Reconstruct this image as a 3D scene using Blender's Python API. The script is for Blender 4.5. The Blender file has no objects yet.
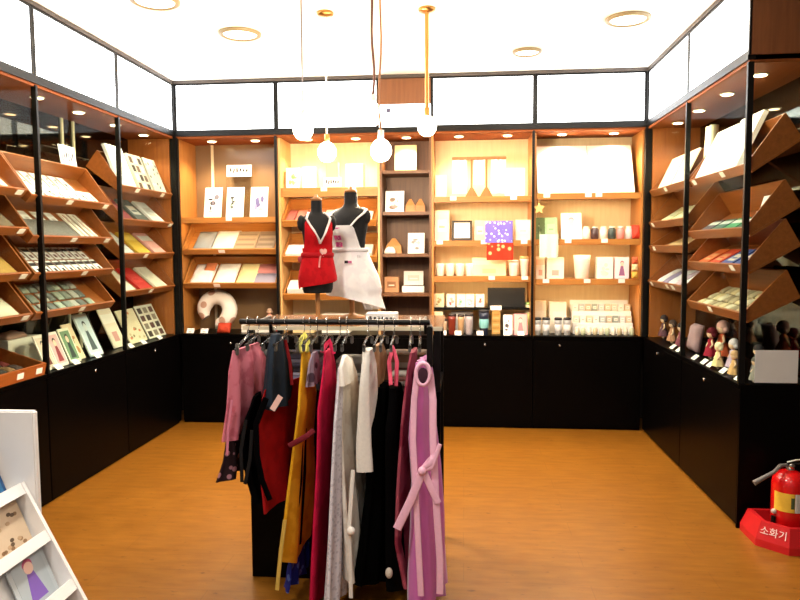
LIGHTBOX, INKK, LEDK, PENDW, CEILW, WORLD, EXPO = 2.6, .42, 20.0, 24.0, 10.0, .15, .9
SPOTW = {'L': 8.0, 'R': 8.0, 'B': 22.0}
import bpy, bmesh, math, random
from mathutils import Matrix, Vector, Euler
R = math.radians
S = bpy.context.scene
C = S.collection
rnd = random.Random(7)
T = lambda x, y, z: Matrix.Translation((x, y, z))
RX = lambda a: Matrix.Rotation(a, 4, 'X')
RY = lambda a: Matrix.Rotation(a, 4, 'Y')
RZ = lambda a: Matrix.Rotation(a, 4, 'Z')

# ---------------------------------------------------------------- camera
YAW, PIT, ROL, FPX, EYE = .0927, .0747, -.0055, 690.0, 1.6
_c, _s = math.cos(YAW), math.sin(YAW)
FW = Vector((-_s*math.cos(PIT), _c*math.cos(PIT), -math.sin(PIT)))
RT = Vector((_c, _s, 0)); UP = RT.cross(FW)
_cr, _sr = math.cos(ROL), math.sin(ROL)
RT, UP = RT*_cr+UP*_sr, UP*_cr-RT*_sr
def onY(px, py, Y):
    d = FW+RT*(px-400)/FPX+UP*(300-py)/FPX
    return d*(Y/d.y)+Vector((0, 0, EYE))
def onX(px, py, X):
    d = FW+RT*(px-400)/FPX+UP*(300-py)/FPX
    return d*(X/d.x)+Vector((0, 0, EYE))
cam = bpy.data.cameras.new('camera'); camo = bpy.data.objects.new('camera', cam); C.objects.link(camo)
cam.sensor_width = 36; cam.lens = 36*FPX/800; cam.clip_start = .05
camo.matrix_world = Matrix(((RT.x, UP.x, -FW.x, 0), (RT.y, UP.y, -FW.y, 0), (RT.z, UP.z, -FW.z, EYE), (0, 0, 0, 1)))
S.camera = camo

# room numbers (metres)
XL, XR, YB, YE = -2.605, 1.546, 6.09, 3.99      # cabinet fronts on the left, right and back, and the near end of the right row
ZC, ZR, ZT = .827, 2.6245, 3.104                # counter, foot of the light boxes, ceiling
DEP = .45

# ---------------------------------------------------------------- materials
def lin(c):
    if isinstance(c, str):
        c = [int(c[i:i+2], 16)/255 for i in (0, 2, 4)]
    return tuple(x/12.92 if x <= .04045 else ((x+.055)/1.055)**2.4 for x in c)+(1,)
MATS = {}
def pm(name, col, rough=.5, metal=0, spec=.5, noise=.0, scale=20, bump=0, coat=0, trans=0, sheen=0):
    if name in MATS: return MATS[name]
    m = bpy.data.materials.new(name); m.use_nodes = True
    nt = m.node_tree; b = nt.nodes['Principled BSDF']
    col = lin(col)
    b.inputs['Base Color'].default_value = col
    b.inputs['Roughness'].default_value = rough; b.inputs['Metallic'].default_value = metal
    b.inputs['Specular IOR Level'].default_value = spec
    b.inputs['Coat Weight'].default_value = coat
    if sheen: b.inputs['Sheen Weight'].default_value = sheen
    tc = nt.nodes.new('ShaderNodeTexCoord')
    n = nt.nodes.new('ShaderNodeTexNoise'); n.inputs['Scale'].default_value = scale; n.inputs['Detail'].default_value = 3
    nt.links.new(tc.outputs['Object'], n.inputs['Vector'])
    r = nt.nodes.new('ShaderNodeMix'); r.data_type = 'RGBA'
    k = 1-noise
    r.inputs[6].default_value = (col[0]*k, col[1]*k, col[2]*k, 1)
    r.inputs[7].default_value = tuple(min(1, x*(1+noise)) for x in col[:3])+(1,)
    nt.links.new(n.outputs['Fac'], r.inputs[0]); nt.links.new(r.outputs[2], b.inputs['Base Color'])
    if bump:
        bp = nt.nodes.new('ShaderNodeBump'); bp.inputs['Strength'].default_value = bump; bp.inputs['Distance'].default_value = .004
        nt.links.new(n.outputs['Fac'], bp.inputs['Height']); nt.links.new(bp.outputs[0], b.inputs['Normal'])
    MATS[name] = m
    return m
def col(hexc, rough=.6):
    return pm('paint_%s_%d' % (hexc, int(rough*100)), hexc, rough, noise=.05, scale=60)
def cloth(hexc, rough=.8, n=.1):
    return pm('cloth_%s_%d' % (hexc, int(rough*100)), hexc, rough, noise=n, scale=90, bump=.15, spec=.02 if rough > .9 else .25)
def wood(name, c1, c2, rough=.4, axis='X', sc=3.0, spec=.4):
    if name in MATS: return MATS[name]
    m = bpy.data.materials.new(name); m.use_nodes = True
    nt = m.node_tree; b = nt.nodes['Principled BSDF']; b.inputs['Roughness'].default_value = rough
    b.inputs['Specular IOR Level'].default_value = spec
    tc = nt.nodes.new('ShaderNodeTexCoord'); mp = nt.nodes.new('ShaderNodeMapping')
    sx = {'X': (1, 14, 14), 'Y': (14, 1, 14), 'Z': (14, 14, 1)}[axis]
    mp.inputs['Scale'].default_value = sx
    n = nt.nodes.new('ShaderNodeTexNoise'); n.inputs['Scale'].default_value = sc; n.inputs['Detail'].default_value = 6
    n.inputs['Distortion'].default_value = .6
    cr = nt.nodes.new('ShaderNodeValToRGB')
    cr.color_ramp.elements[0].color = lin(c1); cr.color_ramp.elements[0].position = .3
    cr.color_ramp.elements[1].color = lin(c2); cr.color_ramp.elements[1].position = .7
    nt.links.new(tc.outputs['Object'], mp.inputs[0]); nt.links.new(mp.outputs[0], n.inputs['Vector'])
    nt.links.new(n.outputs['Fac'], cr.inputs[0]); nt.links.new(cr.outputs[0], b.inputs['Base Color'])
    MATS[name] = m
    return m
def emit(name, c, st):
    if name in MATS: return MATS[name]
    m = bpy.data.materials.new(name); m.use_nodes = True
    b = m.node_tree.nodes['Principled BSDF']
    b.inputs['Base Color'].default_value = lin(c)
    b.inputs['Emission Color'].default_value = lin(c); b.inputs['Emission Strength'].default_value = st
    MATS[name] = m
    return m
def glassy(name, tint='F4FAF8', refl=.5, rough=.0, ior=1.45):
    if name in MATS: return MATS[name]
    m = bpy.data.materials.new(name); m.use_nodes = True
    nt = m.node_tree
    for n in list(nt.nodes): nt.nodes.remove(n)
    o = nt.nodes.new('ShaderNodeOutputMaterial'); mx = nt.nodes.new('ShaderNodeMixShader')
    t = nt.nodes.new('ShaderNodeBsdfTransparent'); t.inputs[0].default_value = lin(tint)
    g = nt.nodes.new('ShaderNodeBsdfGlossy'); g.inputs['Roughness'].default_value = rough
    f = nt.nodes.new('ShaderNodeFresnel'); f.inputs[0].default_value = ior
    k = nt.nodes.new('ShaderNodeMath'); k.operation = 'MULTIPLY'; k.inputs[1].default_value = refl
    nt.links.new(f.outputs[0], k.inputs[0]); nt.links.new(k.outputs[0], mx.inputs[0])
    nt.links.new(t.outputs[0], mx.inputs[1]); nt.links.new(g.outputs[0], mx.inputs[2]); nt.links.new(mx.outputs[0], o.inputs[0])
    MATS[name] = m
    return m
def pattern(name, base, dots, scale=30, thr=.35, rough=.8, kind='VORONOI', c3=None):
    if name in MATS: return MATS[name]
    m = bpy.data.materials.new(name); m.use_nodes = True
    nt = m.node_tree; b = nt.nodes['Principled BSDF']; b.inputs['Roughness'].default_value = rough
    b.inputs['Specular IOR Level'].default_value = .2
    tc = nt.nodes.new('ShaderNodeTexCoord')
    if kind == 'VORONOI':
        v = nt.nodes.new('ShaderNodeTexVoronoi'); v.inputs['Scale'].default_value = scale; out = v.outputs['Distance']
    else:
        v = nt.nodes.new('ShaderNodeTexNoise'); v.inputs['Scale'].default_value = scale; v.inputs['Detail'].default_value = 4; out = v.outputs['Fac']
    nt.links.new(tc.outputs['Object'], v.inputs['Vector'])
    cr = nt.nodes.new('ShaderNodeValToRGB'); e = cr.color_ramp.elements
    e[0].position = thr; e[0].color = lin(dots); e[1].position = min(.99, thr+.07); e[1].color = lin(base)
    if c3:
        x = e.new(thr*.5); x.color = lin(c3); e[0].position = thr*.45
        e[0].color = lin(c3); e[1].color = lin(dots); e[1].position = thr*.6
        y = e.new(thr); y.color = lin(dots); 
    nt.links.new(out, cr.inputs[0]); nt.links.new(cr.outputs[0], b.inputs['Base Color'])
    MATS[name] = m
    return m
BLACK = pm('black_laminate', '040303', .32, noise=.15, scale=3, spec=.06)
BMETAL = pm('black_metal', '0C0B0A', .4, noise=.1, spec=.2)
OAK = wood('honey_oak_laminate', '864618', '985222', .42, 'X')  # oak darkened for the weaker light on the left wall
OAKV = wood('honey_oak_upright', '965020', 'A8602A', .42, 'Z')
OAKB = wood('lit_oak_laminate', 'A0642C', 'B27838', .42, 'X')  # same oak, strong back-wall light put into a yellower, brighter colour
OAKBV = wood('lit_oak_upright', 'A26830', 'B47A3A', .42, 'Z')  # upright grain of the brightened back-wall oak
SOFF = wood('oak_soffit', '7A3E18', '8A4A20', .6, 'X', spec=.15)
DOAK = wood('dark_walnut', '5E3A22', '704829', .45, 'Z')
FASC = wood('brown_fascia', '6E4326', '7E4F2E', .45, 'Z')
BRONZE = pm('bronze_mirror', '43382F', .05, metal=1, noise=.06, scale=2)
TAUPE = pm('taupe_gloss_board', '85694A', .22, noise=.08, scale=3)
CREAM = wood('lit_back_board', 'E4CFA2', 'EBD8AE', .5, 'Z')
CHROME = pm('chrome', 'D8D8D8', .18, metal=1)
STEEL = pm('brushed_steel', 'B8B4AC', .3, metal=1, noise=.1)
TAG = pm('tag_paper', 'F1E4DC', .6, noise=.04)
WHITE = pm('white_paint', 'F0EFEC', .45, noise=.02)
CEILM = pm('ceiling_paint', 'F7F3EA', .8, noise=.02, scale=8)
WALLM = pm('wall_paint', '3A3029', .8, noise=.05, scale=8)
GLASS = glassy('clear_glass', refl=.012)
PALEWOOD = wood('pale_wood', 'C99A5E', 'D8AD74', .45, 'Z')

# ---------------------------------------------------------------- mesh builder
class MB:
    def __init__(s, M=None):
        s.v = []; s.f = []; s.m = []; s.sm = []; s.mats = []; s.M = M or Matrix()
    def mi(s, m):
        if m not in s.mats: s.mats.append(m)
        return s.mats.index(m)
    def add(s, vs, fs, m, smooth=False, M=None):
        b = len(s.v); M = s.M @ M if M is not None else s.M
        s.v += [M @ Vector(p) for p in vs]; i = s.mi(m)
        for f in fs: s.f.append([b+k for k in f]); s.m.append(i); s.sm.append(smooth)
        return s
    def box(s, x0, x1, y0, y1, z0, z1, m, M=None):
        vs = [(x, y, z) for z in (z0, z1) for y in (y0, y1) for x in (x0, x1)]
        return s.add(vs, [(0, 2, 3, 1), (4, 5, 7, 6), (0, 1, 5, 4), (2, 6, 7, 3), (0, 4, 6, 2), (1, 3, 7, 5)], m, M=M)
    def bbox(s, x0, x1, y0, y1, z0, z1, m, b=.004, M=None):   # bevelled box
        bm = bmesh.new(); bmesh.ops.create_cube(bm, size=1)
        for q in bm.verts: q.co = (x0+(q.co.x+.5)*(x1-x0), y0+(q.co.y+.5)*(y1-y0), z0+(q.co.z+.5)*(z1-z0))
        b = min(b, .45*min(x1-x0, y1-y0, z1-z0))
        bmesh.ops.bevel(bm, geom=bm.edges[:], offset=b, segments=2, affect='EDGES')
        bm.verts.index_update()
        s.add([q.co[:] for q in bm.verts], [[q.index for q in f.verts] for f in bm.faces], m, M=M); bm.free()
        return s
    def prism(s, pts, x0, x1, m, M=None):                     # profile in (y, z) swept along x
        n = len(pts); vs = [(x0, y, z) for y, z in pts]+[(x1, y, z) for y, z in pts]
        fs = [tuple(range(n))[::-1], tuple(range(n, 2*n))]+[(i, (i+1) % n, n+(i+1) % n, n+i) for i in range(n)]
        return s.add(vs, fs, m, M=M)
    def poly(s, pts, z0, z1, m, M=None):                      # outline in (x, y) raised along z
        n = len(pts); vs = [(x, y, z0) for x, y in pts]+[(x, y, z1) for x, y in pts]
        fs = [tuple(range(n))[::-1], tuple(range(n, 2*n))]+[(i, (i+1) % n, n+(i+1) % n, n+i) for i in range(n)]
        return s.add(vs, fs, m, M=M)
    def loft(s, rings, m, caps=True, smooth=True, M=None, closed=True):
        n = len(rings[0]); vs = [p for r in rings for p in r]; fs = []
        for j in range(len(rings)-1):
            for i in range(n if closed else n-1):
                k = (i+1) % n
                fs.append((j*n+i, j*n+k, (j+1)*n+k, (j+1)*n+i))
        s.add(vs, fs, m, smooth, M)
        if caps and closed:
            s.add(rings[0], [tuple(range(n))[::-1]], m, False, M); s.add(rings[-1], [tuple(range(n))], m, False, M)
        return s
    def lathe(s, prof, m, n=20, M=None, sx=1, sy=1, caps=True, smooth=True):
        return s.loft([[(r*sx*math.cos(2*math.pi*i/n), r*sy*math.sin(2*math.pi*i/n), z) for i in range(n)] for r, z in prof], m, caps, smooth, M)
    def ball(s, c, r, m, M=None, n=14, k=8, sz=(1, 1, 1)):
        rings = []
        for j in range(k+1):
            a = -math.pi/2+math.pi*(j+.02)/(k+.04)
            rings.append([(c[0]+r*sz[0]*math.cos(a)*math.cos(2*math.pi*i/n), c[1]+r*sz[1]*math.cos(a)*math.sin(2*math.pi*i/n), c[2]+r*sz[2]*math.sin(a)) for i in range(n)])
        return s.loft(rings, m, True, True, M)
    def tube(s, pts, r, m, n=8, M=None, flat=1.0, ref=(0, 0, 1)):
        pts = [Vector(p) for p in pts]; rings = []
        rs = r if isinstance(r, (list, tuple)) else [r]*len(pts)
        ref = Vector(ref)
        for i, p in enumerate(pts):
            d = (pts[min(i+1, len(pts)-1)]-pts[max(i-1, 0)]).normalized()
            a = d.cross(ref)
            if a.length < .15: a = d.cross(Vector((1, .2, 0)))
            a.normalize(); b = a.cross(d).normalized()
            rings.append([tuple(p+a*rs[i]*math.cos(2*math.pi*j/n)+b*rs[i]*flat*math.sin(2*math.pi*j/n)) for j in range(n)])
        return s.loft(rings, m, True, True, M)
    def mesh(s, name):
        me = bpy.data.meshes.new(name); me.from_pydata([tuple(p) for p in s.v], [], s.f)
        for m in s.mats: me.materials.append(m)
        me.polygons.foreach_set('material_index', s.m); me.polygons.foreach_set('use_smooth', s.sm)
        bm = bmesh.new(); bm.from_mesh(me); bmesh.ops.recalc_face_normals(bm, faces=bm.faces); bm.to_mesh(me); bm.free()
        me.update(); return me
    def obj(s, name, parent=None, mw=None, label=None):
        o = bpy.data.objects.new(name, s.mesh(name)); C.objects.link(o)
        if parent: o.parent = parent
        elif mw is not None: o.matrix_world = mw
        if label: o['label'] = label
        return o
def tag(o, label, cat, group=None):
    o['label'] = label; o['category'] = cat
    if group: o['group'] = group
    return o
def empty(name, mw, label, cat, group=None):
    o = bpy.data.objects.new(name, None); C.objects.link(o); o.empty_display_size = .05
    o.matrix_world = mw
    return tag(o, label, cat, group)
def struct(o): o['kind'] = 'structure'; return o
def lightobj(name, kind, loc, power, color, parent=None, **kw):
    l = bpy.data.lights.new(name, kind); l.energy = power; l.color = color
    for k, v in kw.items(): setattr(l, k, v)
    o = bpy.data.objects.new(name, l); C.objects.link(o)
    if parent: o.parent = parent
    o.location = loc
    return o

# ---------------------------------------------------------------- the room
def fl_mat():
    m = bpy.data.materials.new('wood_grain_vinyl'); m.use_nodes = True
    nt = m.node_tree; b = nt.nodes['Principled BSDF']; L = nt.links.new
    b.inputs['Roughness'].default_value = .33; b.inputs['Specular IOR Level'].default_value = .35
    tc = nt.nodes.new('ShaderNodeTexCoord')
    mp = nt.nodes.new('ShaderNodeMapping'); mp.inputs['Scale'].default_value = (2.2, 9, 1)
    n1 = nt.nodes.new('ShaderNodeTexNoise'); n1.inputs['Scale'].default_value = 2.5; n1.inputs['Detail'].default_value = 8
    mp2 = nt.nodes.new('ShaderNodeMapping'); mp2.inputs['Scale'].default_value = (10, 26, 1)
    n2 = nt.nodes.new('ShaderNodeTexNoise'); n2.inputs['Scale'].default_value = 1.6; n2.inputs['Detail'].default_value = 2
    L(tc.outputs['Object'], mp.inputs[0]); L(mp.outputs[0], n1.inputs['Vector']); L(tc.outputs['Object'], mp2.inputs[0]); L(mp2.outputs[0], n2.inputs['Vector'])
    c1 = nt.nodes.new('ShaderNodeValToRGB'); c1.color_ramp.elements[0].color = lin('774910'); c1.color_ramp.elements[1].color = lin('8A5A1C')
    c1.color_ramp.elements[0].position = .3; c1.color_ramp.elements[1].position = .7
    c2 = nt.nodes.new('ShaderNodeValToRGB'); c2.color_ramp.elements[0].position = .66; c2.color_ramp.elements[1].position = .76
    mx = nt.nodes.new('ShaderNodeMix'); mx.data_type = 'RGBA'; mx.inputs[7].default_value = lin('5A320A')
    br = nt.nodes.new('ShaderNodeTexBrick'); br.inputs['Scale'].default_value = 1; br.inputs['Mortar Size'].default_value = .002
    br.inputs['Brick Width'].default_value = 1.2; br.inputs['Row Height'].default_value = .19; br.inputs['Bias'].default_value = -.3
    br.inputs[1].default_value = (1, 1, 1, 1); br.inputs[2].default_value = (.88, .87, .85, 1); br.inputs[3].default_value = (.7, .66, .6, 1)
    L(tc.outputs['Object'], br.inputs[0])
    mu = nt.nodes.new('ShaderNodeMix'); mu.data_type = 'RGBA'; mu.blend_type = 'MULTIPLY'; mu.inputs[0].default_value = .7
    L(n1.outputs['Fac'], c1.inputs[0]); L(n2.outputs['Fac'], c2.inputs[0]); L(c2.outputs[0], mx.inputs[0]); L(c1.outputs[0], mx.inputs[6])
    L(mx.outputs[2], mu.inputs[6]); L(br.outputs[0], mu.inputs[7]); L(mu.outputs[2], b.inputs['Base Color'])
    return m
struct(MB().box(-3.3, 2.9, -2.6, 6.7, -.1, 0, fl_mat()).obj('floor'))
struct(MB().box(-3.3, 2.9, -2.6, 6.7, ZT, ZT+.1, CEILM).obj('ceiling'))
struct(MB().box(XL-DEP-.12, XL-DEP-.01, -1.0, 6.7, .001, ZT-.001, WALLM).obj('wall_left'))
struct(MB().box(-3.05, 2.0, YB+DEP+.01, YB+DEP+.12, .001, ZT-.001, WALLM).obj('wall_back'))
struct(MB().box(XR+DEP+.01, XR+DEP+.12, -1.0, 6.7, .001, ZT-.001, WALLM).obj('wall_right'))
TRIM = pm('dark_trim', '4A423D', .5, noise=.05)
struct(MB().box(XL-.02, XR+.02, YB-.012, YB+.02, ZT-.028, ZT-.001, TRIM).obj('trim_1'))
struct(MB().box(XL-.02, XL+.012, 3.04, YB-.013, ZT-.028, ZT-.001, TRIM).obj('trim_2'))
struct(MB().box(XR-.012, XR+.02, YE, YB-.013, ZT-.028, ZT-.001, TRIM).obj('trim_3'))

WB = T(0, YB, 0); WL = T(XL, 0, 0) @ RZ(math.pi/2); WR = T(XR, 0, 0) @ RZ(-math.pi/2)
WALL = {'B': WB, 'L': WL, 'R': WR}
def LX(w, px, py, dy=.12):                    # place along a wall from where it shows
    if w == 'B': return onY(px, py, YB+dy).x
    if w == 'L': return onX(px, py, XL-dy).y
    return -onX(px, py, XR+dy).y

# ---------------------------------------------------------------- light boxes
LBOX = emit('backlit_panel', 'F6FAFF', LIGHTBOX)
INK_G = emit('backlit_pale_green_print', 'D2ECDF', INKK); INK_B = emit('backlit_pale_blue_print', 'DCE6EE', INKK)
def glyphs(mb, x, z, h, n, m, y):             # a line of small brush-like characters, too faint in the photo to read
    t = h*.13
    for i in range(n):
        cx = x+i*h*1.12; k = (i*7+n) % 4
        mb.box(cx, cx+h*.5, y, y+.002, z+h*.85, z+h*.85+t, m)
        if k % 2 == 0: mb.box(cx+.05*h, cx+.05*h+t, y, y+.002, z+.3*h, z+.85*h, m)
        mb.box(cx+.75*h, cx+.75*h+t, y, y+.002, z+.1*h, z+h, m)
        if k != 1: mb.box(cx+.75*h, cx+.97*h, y, y+.002, z+.5*h, z+.5*h+t, m)
        mb.box(cx, cx+.6*h, y, y+.002, z+.2*h, z+.2*h+t, m)
def lightbox(w, a, b, label, text=None, ink=None):
    t = empty('lightbox_sign', WALL[w] @ T(a, 0, ZR+.03), label, 'sign', 'backlit fascia panels under the ceiling')
    W = b-a; Hh = ZT-.03-ZR-.031
    f = MB()
    f.box(.001, .02, -.006, .1, 0, Hh, BMETAL); f.box(W-.02, W-.001, -.006, .1, 0, Hh, BMETAL)
    f.box(.02, W-.02, -.006, .1, 0, .012, BMETAL); f.box(.02, W-.02, -.006, .1, Hh-.012, Hh, BMETAL); f.box(.02, W-.02, .09, .1, .012, Hh-.012, WHITE)
    f.obj('frame', t)
    MB().box(.021, W-.021, .0, .01, .013, Hh-.013, LBOX).obj('face', t)
    if text:
        for (fx, fz, h, n) in text:
            g = MB(); glyphs(g, W*fx, Hh*fz, h, n, ink, -.0035); g.obj('lettering', t, label='faint pale lettering')
lightbox('L', 3.045, 4.06, 'backlit white fascia panel at the left edge of the photo')
lightbox('L', 4.06, 5.075, 'backlit white fascia panel with faint green print, above the second left cabinet', [(.2, .55, .07, 5), (.42, .32, .06, 7)], INK_G)
lightbox('L', 5.075, 6.085, 'backlit white fascia panel on the left wall next to the back corner', [(.3, .5, .06, 4)], INK_B)
B1, B2, B3, B4, B5, B6 = -2.59, -1.66, -.745, -.287, .604, 1.532
lightbox('B', B1, B2, 'backlit white fascia panel with faint green lettering, leftmost on the back wall', [(.25, .5, .075, 5)], INK_G)
lightbox('B', B2, B3, 'backlit white fascia panel behind the hanging bulbs, left of the brown fascia board')
lightbox('B', B4, B5, 'backlit white fascia panel right of the brown fascia board on the back wall', [(.3, .5, .06, 4)], INK_B)
lightbox('B', B5, B6, 'backlit white fascia panel at the right corner of the back wall', [(.25, .6, .06, 6), (.3, .4, .05, 6)], INK_B)
lightbox('R', -6.085, -5.04, 'backlit white fascia panel on the right wall next to the back corner', [(.35, .55, .06, 4)], INK_B)
lightbox('R', -5.04, -3.995, 'backlit white fascia panel at the near end of the right wall', [(.3, .6, .06, 5), (.35, .4, .05, 6)], INK_B)
t = empty('fascia_board', T(B3, YB, ZR+.03), 'brown wooden fascia board between white light panels on the back wall', 'panel')
MB().box(.002, B4-B3-.002, 0, .09, .2, ZT-ZR-.062, FASC).obj('board', t)
t = empty('wall_sign', T(B3, YB, ZR+.03), 'white sign board with a line of blue lettering below the brown fascia board', 'sign')
MB().box(.004, B4-B3-.004, -.004, .06, .003, .196, emit('lit_sign_board', 'F8FAFF', LIGHTBOX*.5)).obj('board', t)
g = MB(); g.box(.07, .105, -.008, -.005, .125, .16, col('4A4A66')); g.obj('logo', t, label='small dark square mark'); g = MB(); glyphs(g, .125, .12, .043, 6, col('4A5080'), -.008)
g.obj('lettering', t, label='small blue lettering')
t = empty('end_panel', T(XR, YE, ZR), 'brown wooden panel at the top right above the glass cabinet end', 'panel')
MB().box(.0, DEP, -.012, -.001, .012, ZT-ZR-.002, FASC).box(-.014, -.001, -.012, -.001, .012, ZT-ZR-.03, BMETAL).obj('board', t)
# ---------------------------------------------------------------- cabinets
LENS = emit('warm_lamp_lens', 'FFE2B0', 14)
LED = emit('warm_led_strip', 'FFD99A', LEDK)
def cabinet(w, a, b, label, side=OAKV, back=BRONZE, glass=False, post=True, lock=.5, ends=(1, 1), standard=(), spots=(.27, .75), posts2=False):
    """one bay: black base with a locked door, counter, wooden sides, back, lit soffit and black front post"""
    W = b-a; t = empty('display_cabinet', WALL[w] @ T(a, 0, 0), label, 'cabinet')
    t['W'] = W
    MB().box(.001, W-.001, .02, DEP, .0, .798, BLACK).obj('base', t)
    d = MB().bbox(.003, W-.003, .001, .019, .02, .796, BLACK, .003).obj('door', t)
    if lock: MB().lathe([(.009, 0), (.011, .002), (.011, .006), (.007, .008)], CHROME, 14, M=T(W*lock, .001, .745) @ RX(math.pi/2)).obj('lock', d, label='small chrome cabinet lock')
    MB().bbox(.0005, W-.0005, -.004, DEP, .799, ZC, BLACK, .003).obj('counter', t)
    z0, z1 = ZC+.001, ZR-.031
    if ends[0]: MB().box(.001, .019, .036, DEP-.03, z0, z1, side).obj('side_panel', t)
    if ends[1]: MB().box(W-.019, W-.001, .036, DEP-.03, z0, z1, side).obj('side_panel', t)
    MB().box(.001, W-.001, DEP-.029, DEP, z0, z1, back).obj('back_panel', t)
    for fx in standard: MB().box(W*fx-.012, W*fx+.012, DEP-.042, DEP-.03, z0, z1, pm('pale_standard', 'E8DCB8', .5)).obj('shelf_standard', t, label='pale vertical shelf standard')
    s = MB().box(.001, W-.001, .0, DEP, ZR-.03, ZR-.0125, SOFF).obj('soffit', t)
    for fx in spots:
        o = MB().lathe([(.036, 0), (.046, -.001), (.047, -.006), (.038, -.008)], pm('lamp_rim', 'E9DFC8', .35), 20, M=T(W*fx, .16, ZR-.03)).obj('downlight', t)
        MB().lathe([(.0005, -.0085), (.036, -.0085), (.034, -.0105), (.0005, -.0105)], LENS, 18, M=T(W*fx, .16, ZR-.03)).obj('lens', o)
        l = lightobj('downlight_lamp', 'SPOT', (W*fx, .15, ZR-.055), SPOTW[w], (1, .80, .52), t, spot_size=R(125), spot_blend=.7, shadow_soft_size=.035)
    MB().box(.0, W, -.012, .03, ZR-.012, ZR+.0285, BMETAL).obj('rail', t)
    if post: MB().box(.0, .021, -.008, .024, ZC+.001, ZR-.022, BMETAL).obj('post', t)
    if posts2: MB().box(W-.021, W, -.008, .024, ZC+.001, ZR-.022, BMETAL).obj('post', t)
    if glass: MB().box(.034 if post else .002, W-.002, .006, .012, ZC+.002, ZR-.023, GLASS).obj('glass_door', t)
    return t
def fr(w, yf, zf, tilt=0):
    return WALL[w] @ T(0, yf, zf) @ RX(R(tilt))
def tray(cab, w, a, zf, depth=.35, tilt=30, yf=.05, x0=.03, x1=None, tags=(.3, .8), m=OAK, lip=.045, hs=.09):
    W = cab['W']; x1 = x1 if x1 is not None else W-.03
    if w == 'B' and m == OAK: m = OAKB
    M = T(0, yf, zf) @ RX(R(tilt)); mb = MB(M)
    mb.box(x0, x1, -.016, depth, -.014, -.001, m)
    mb.box(x0, x1, -.017, -.002, -.0005, lip, m)
    mb.box(x0, x1, depth-.014, depth, -.0005, hs, m)
    for x in (x0, x1-.014): mb.prism([(-.0165, -.0005), (-.0165, lip), (depth-.014, hs), (depth-.014, -.0005)], x+.0001, x+.0139, m)
    o = mb.obj('tray', cab)
    for f in tags: MB(M).bbox(x0+(x1-x0)*f-.03, x0+(x1-x0)*f+.03, -.0205, -.0175, .004, .04, TAG, .001).obj('price_tag', o, label='small white price tag')
    return fr(w, yf, zf, tilt)
def shelf(cab, w, a, zf, depth=.36, yf=.05, tags=(.3, .8), led=True, m=OAKB, th=.03, x0=.022, x1=None):
    W = cab['W']; x1 = x1 if x1 is not None else W-.022
    o = MB().bbox(x0, x1, yf, yf+depth, zf-th, zf, m, .003).obj('shelf', cab)
    if led:
        MB().bbox(x0, x1, yf-.012, yf-.0005, zf-th-.02, zf+.001, m, .002).obj('front_edge', o)
        yf -= .012
        MB().box(x0+.03, x1-.03, yf+.03, yf+.045, zf-th-.008, zf-th-.0005, LED).obj('led_strip', o, label='glowing warm strip')
    for f in tags: MB().bbox(x0+(x1-x0)*f-.028, x0+(x1-x0)*f+.028, yf-.0035, yf-.0005, zf-.032, zf+.003, TAG, .001).obj('price_tag', o, label='small white price tag')
    return fr(w, yf, zf, 0)
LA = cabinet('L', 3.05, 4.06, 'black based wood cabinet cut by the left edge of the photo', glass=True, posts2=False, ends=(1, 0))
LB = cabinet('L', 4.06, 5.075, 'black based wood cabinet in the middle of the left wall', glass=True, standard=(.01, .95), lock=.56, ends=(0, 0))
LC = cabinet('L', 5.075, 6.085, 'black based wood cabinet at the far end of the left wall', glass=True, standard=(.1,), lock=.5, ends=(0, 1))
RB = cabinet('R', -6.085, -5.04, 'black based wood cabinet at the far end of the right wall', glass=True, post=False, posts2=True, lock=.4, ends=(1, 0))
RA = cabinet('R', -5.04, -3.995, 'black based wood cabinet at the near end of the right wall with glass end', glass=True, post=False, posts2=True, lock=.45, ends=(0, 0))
EG = MB().box(RA['W']+.0005, RA['W']+.0045, .03, DEP, ZC+.002, ZR-.023, GLASS).obj('glass_end', RA)
MB().box(RA['W']+.0005, RA['W']+.012, .0, DEP+.2, .0, ZC-.001, BLACK).obj('end_board', RA)
MB().box(RA['W']-.03, RA['W'], DEP+.005, DEP+.03, ZC+.001, ZR-.022, BMETAL).obj('post', RA)
C1 = cabinet('B', B1, B2, 'black based wood cabinet at the left end of the back wall', back=TAUPE, side=OAKBV, standard=(.2,), spots=(.3, .74), posts2=True, lock=.5)
C2 = cabinet('B', B2, B3, 'black based wood cabinet behind the two mannequins', side=PALEWOOD, back=CREAM, post=False, lock=.5)
C3 = cabinet('B', B3, B4, 'narrow dark walnut bookcase bay on the back wall', side=DOAK, back=DOAK, post=False, lock=0, spots=(.5,))
C4 = cabinet('B', B4, B5, 'black based wood cabinet right of the dark bookcase', side=OAKBV, back=CREAM, posts2=True, post=False, lock=.53)
C5 = cabinet('B', B5, B6, 'black based wood cabinet at the right end of the back wall', side=OAKBV, back=CREAM, post=False, lock=.25)
struct(MB().box(XL-.03, XL+.02, YB-.02, YB+.03, ZC+.001, ZT-.03, BMETAL).obj('trim_4'))
struct(MB().box(XR-.02, XR+.03, YB-.02, YB+.03, ZC+.001, ZT-.03, BMETAL).obj('trim_5'))

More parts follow.
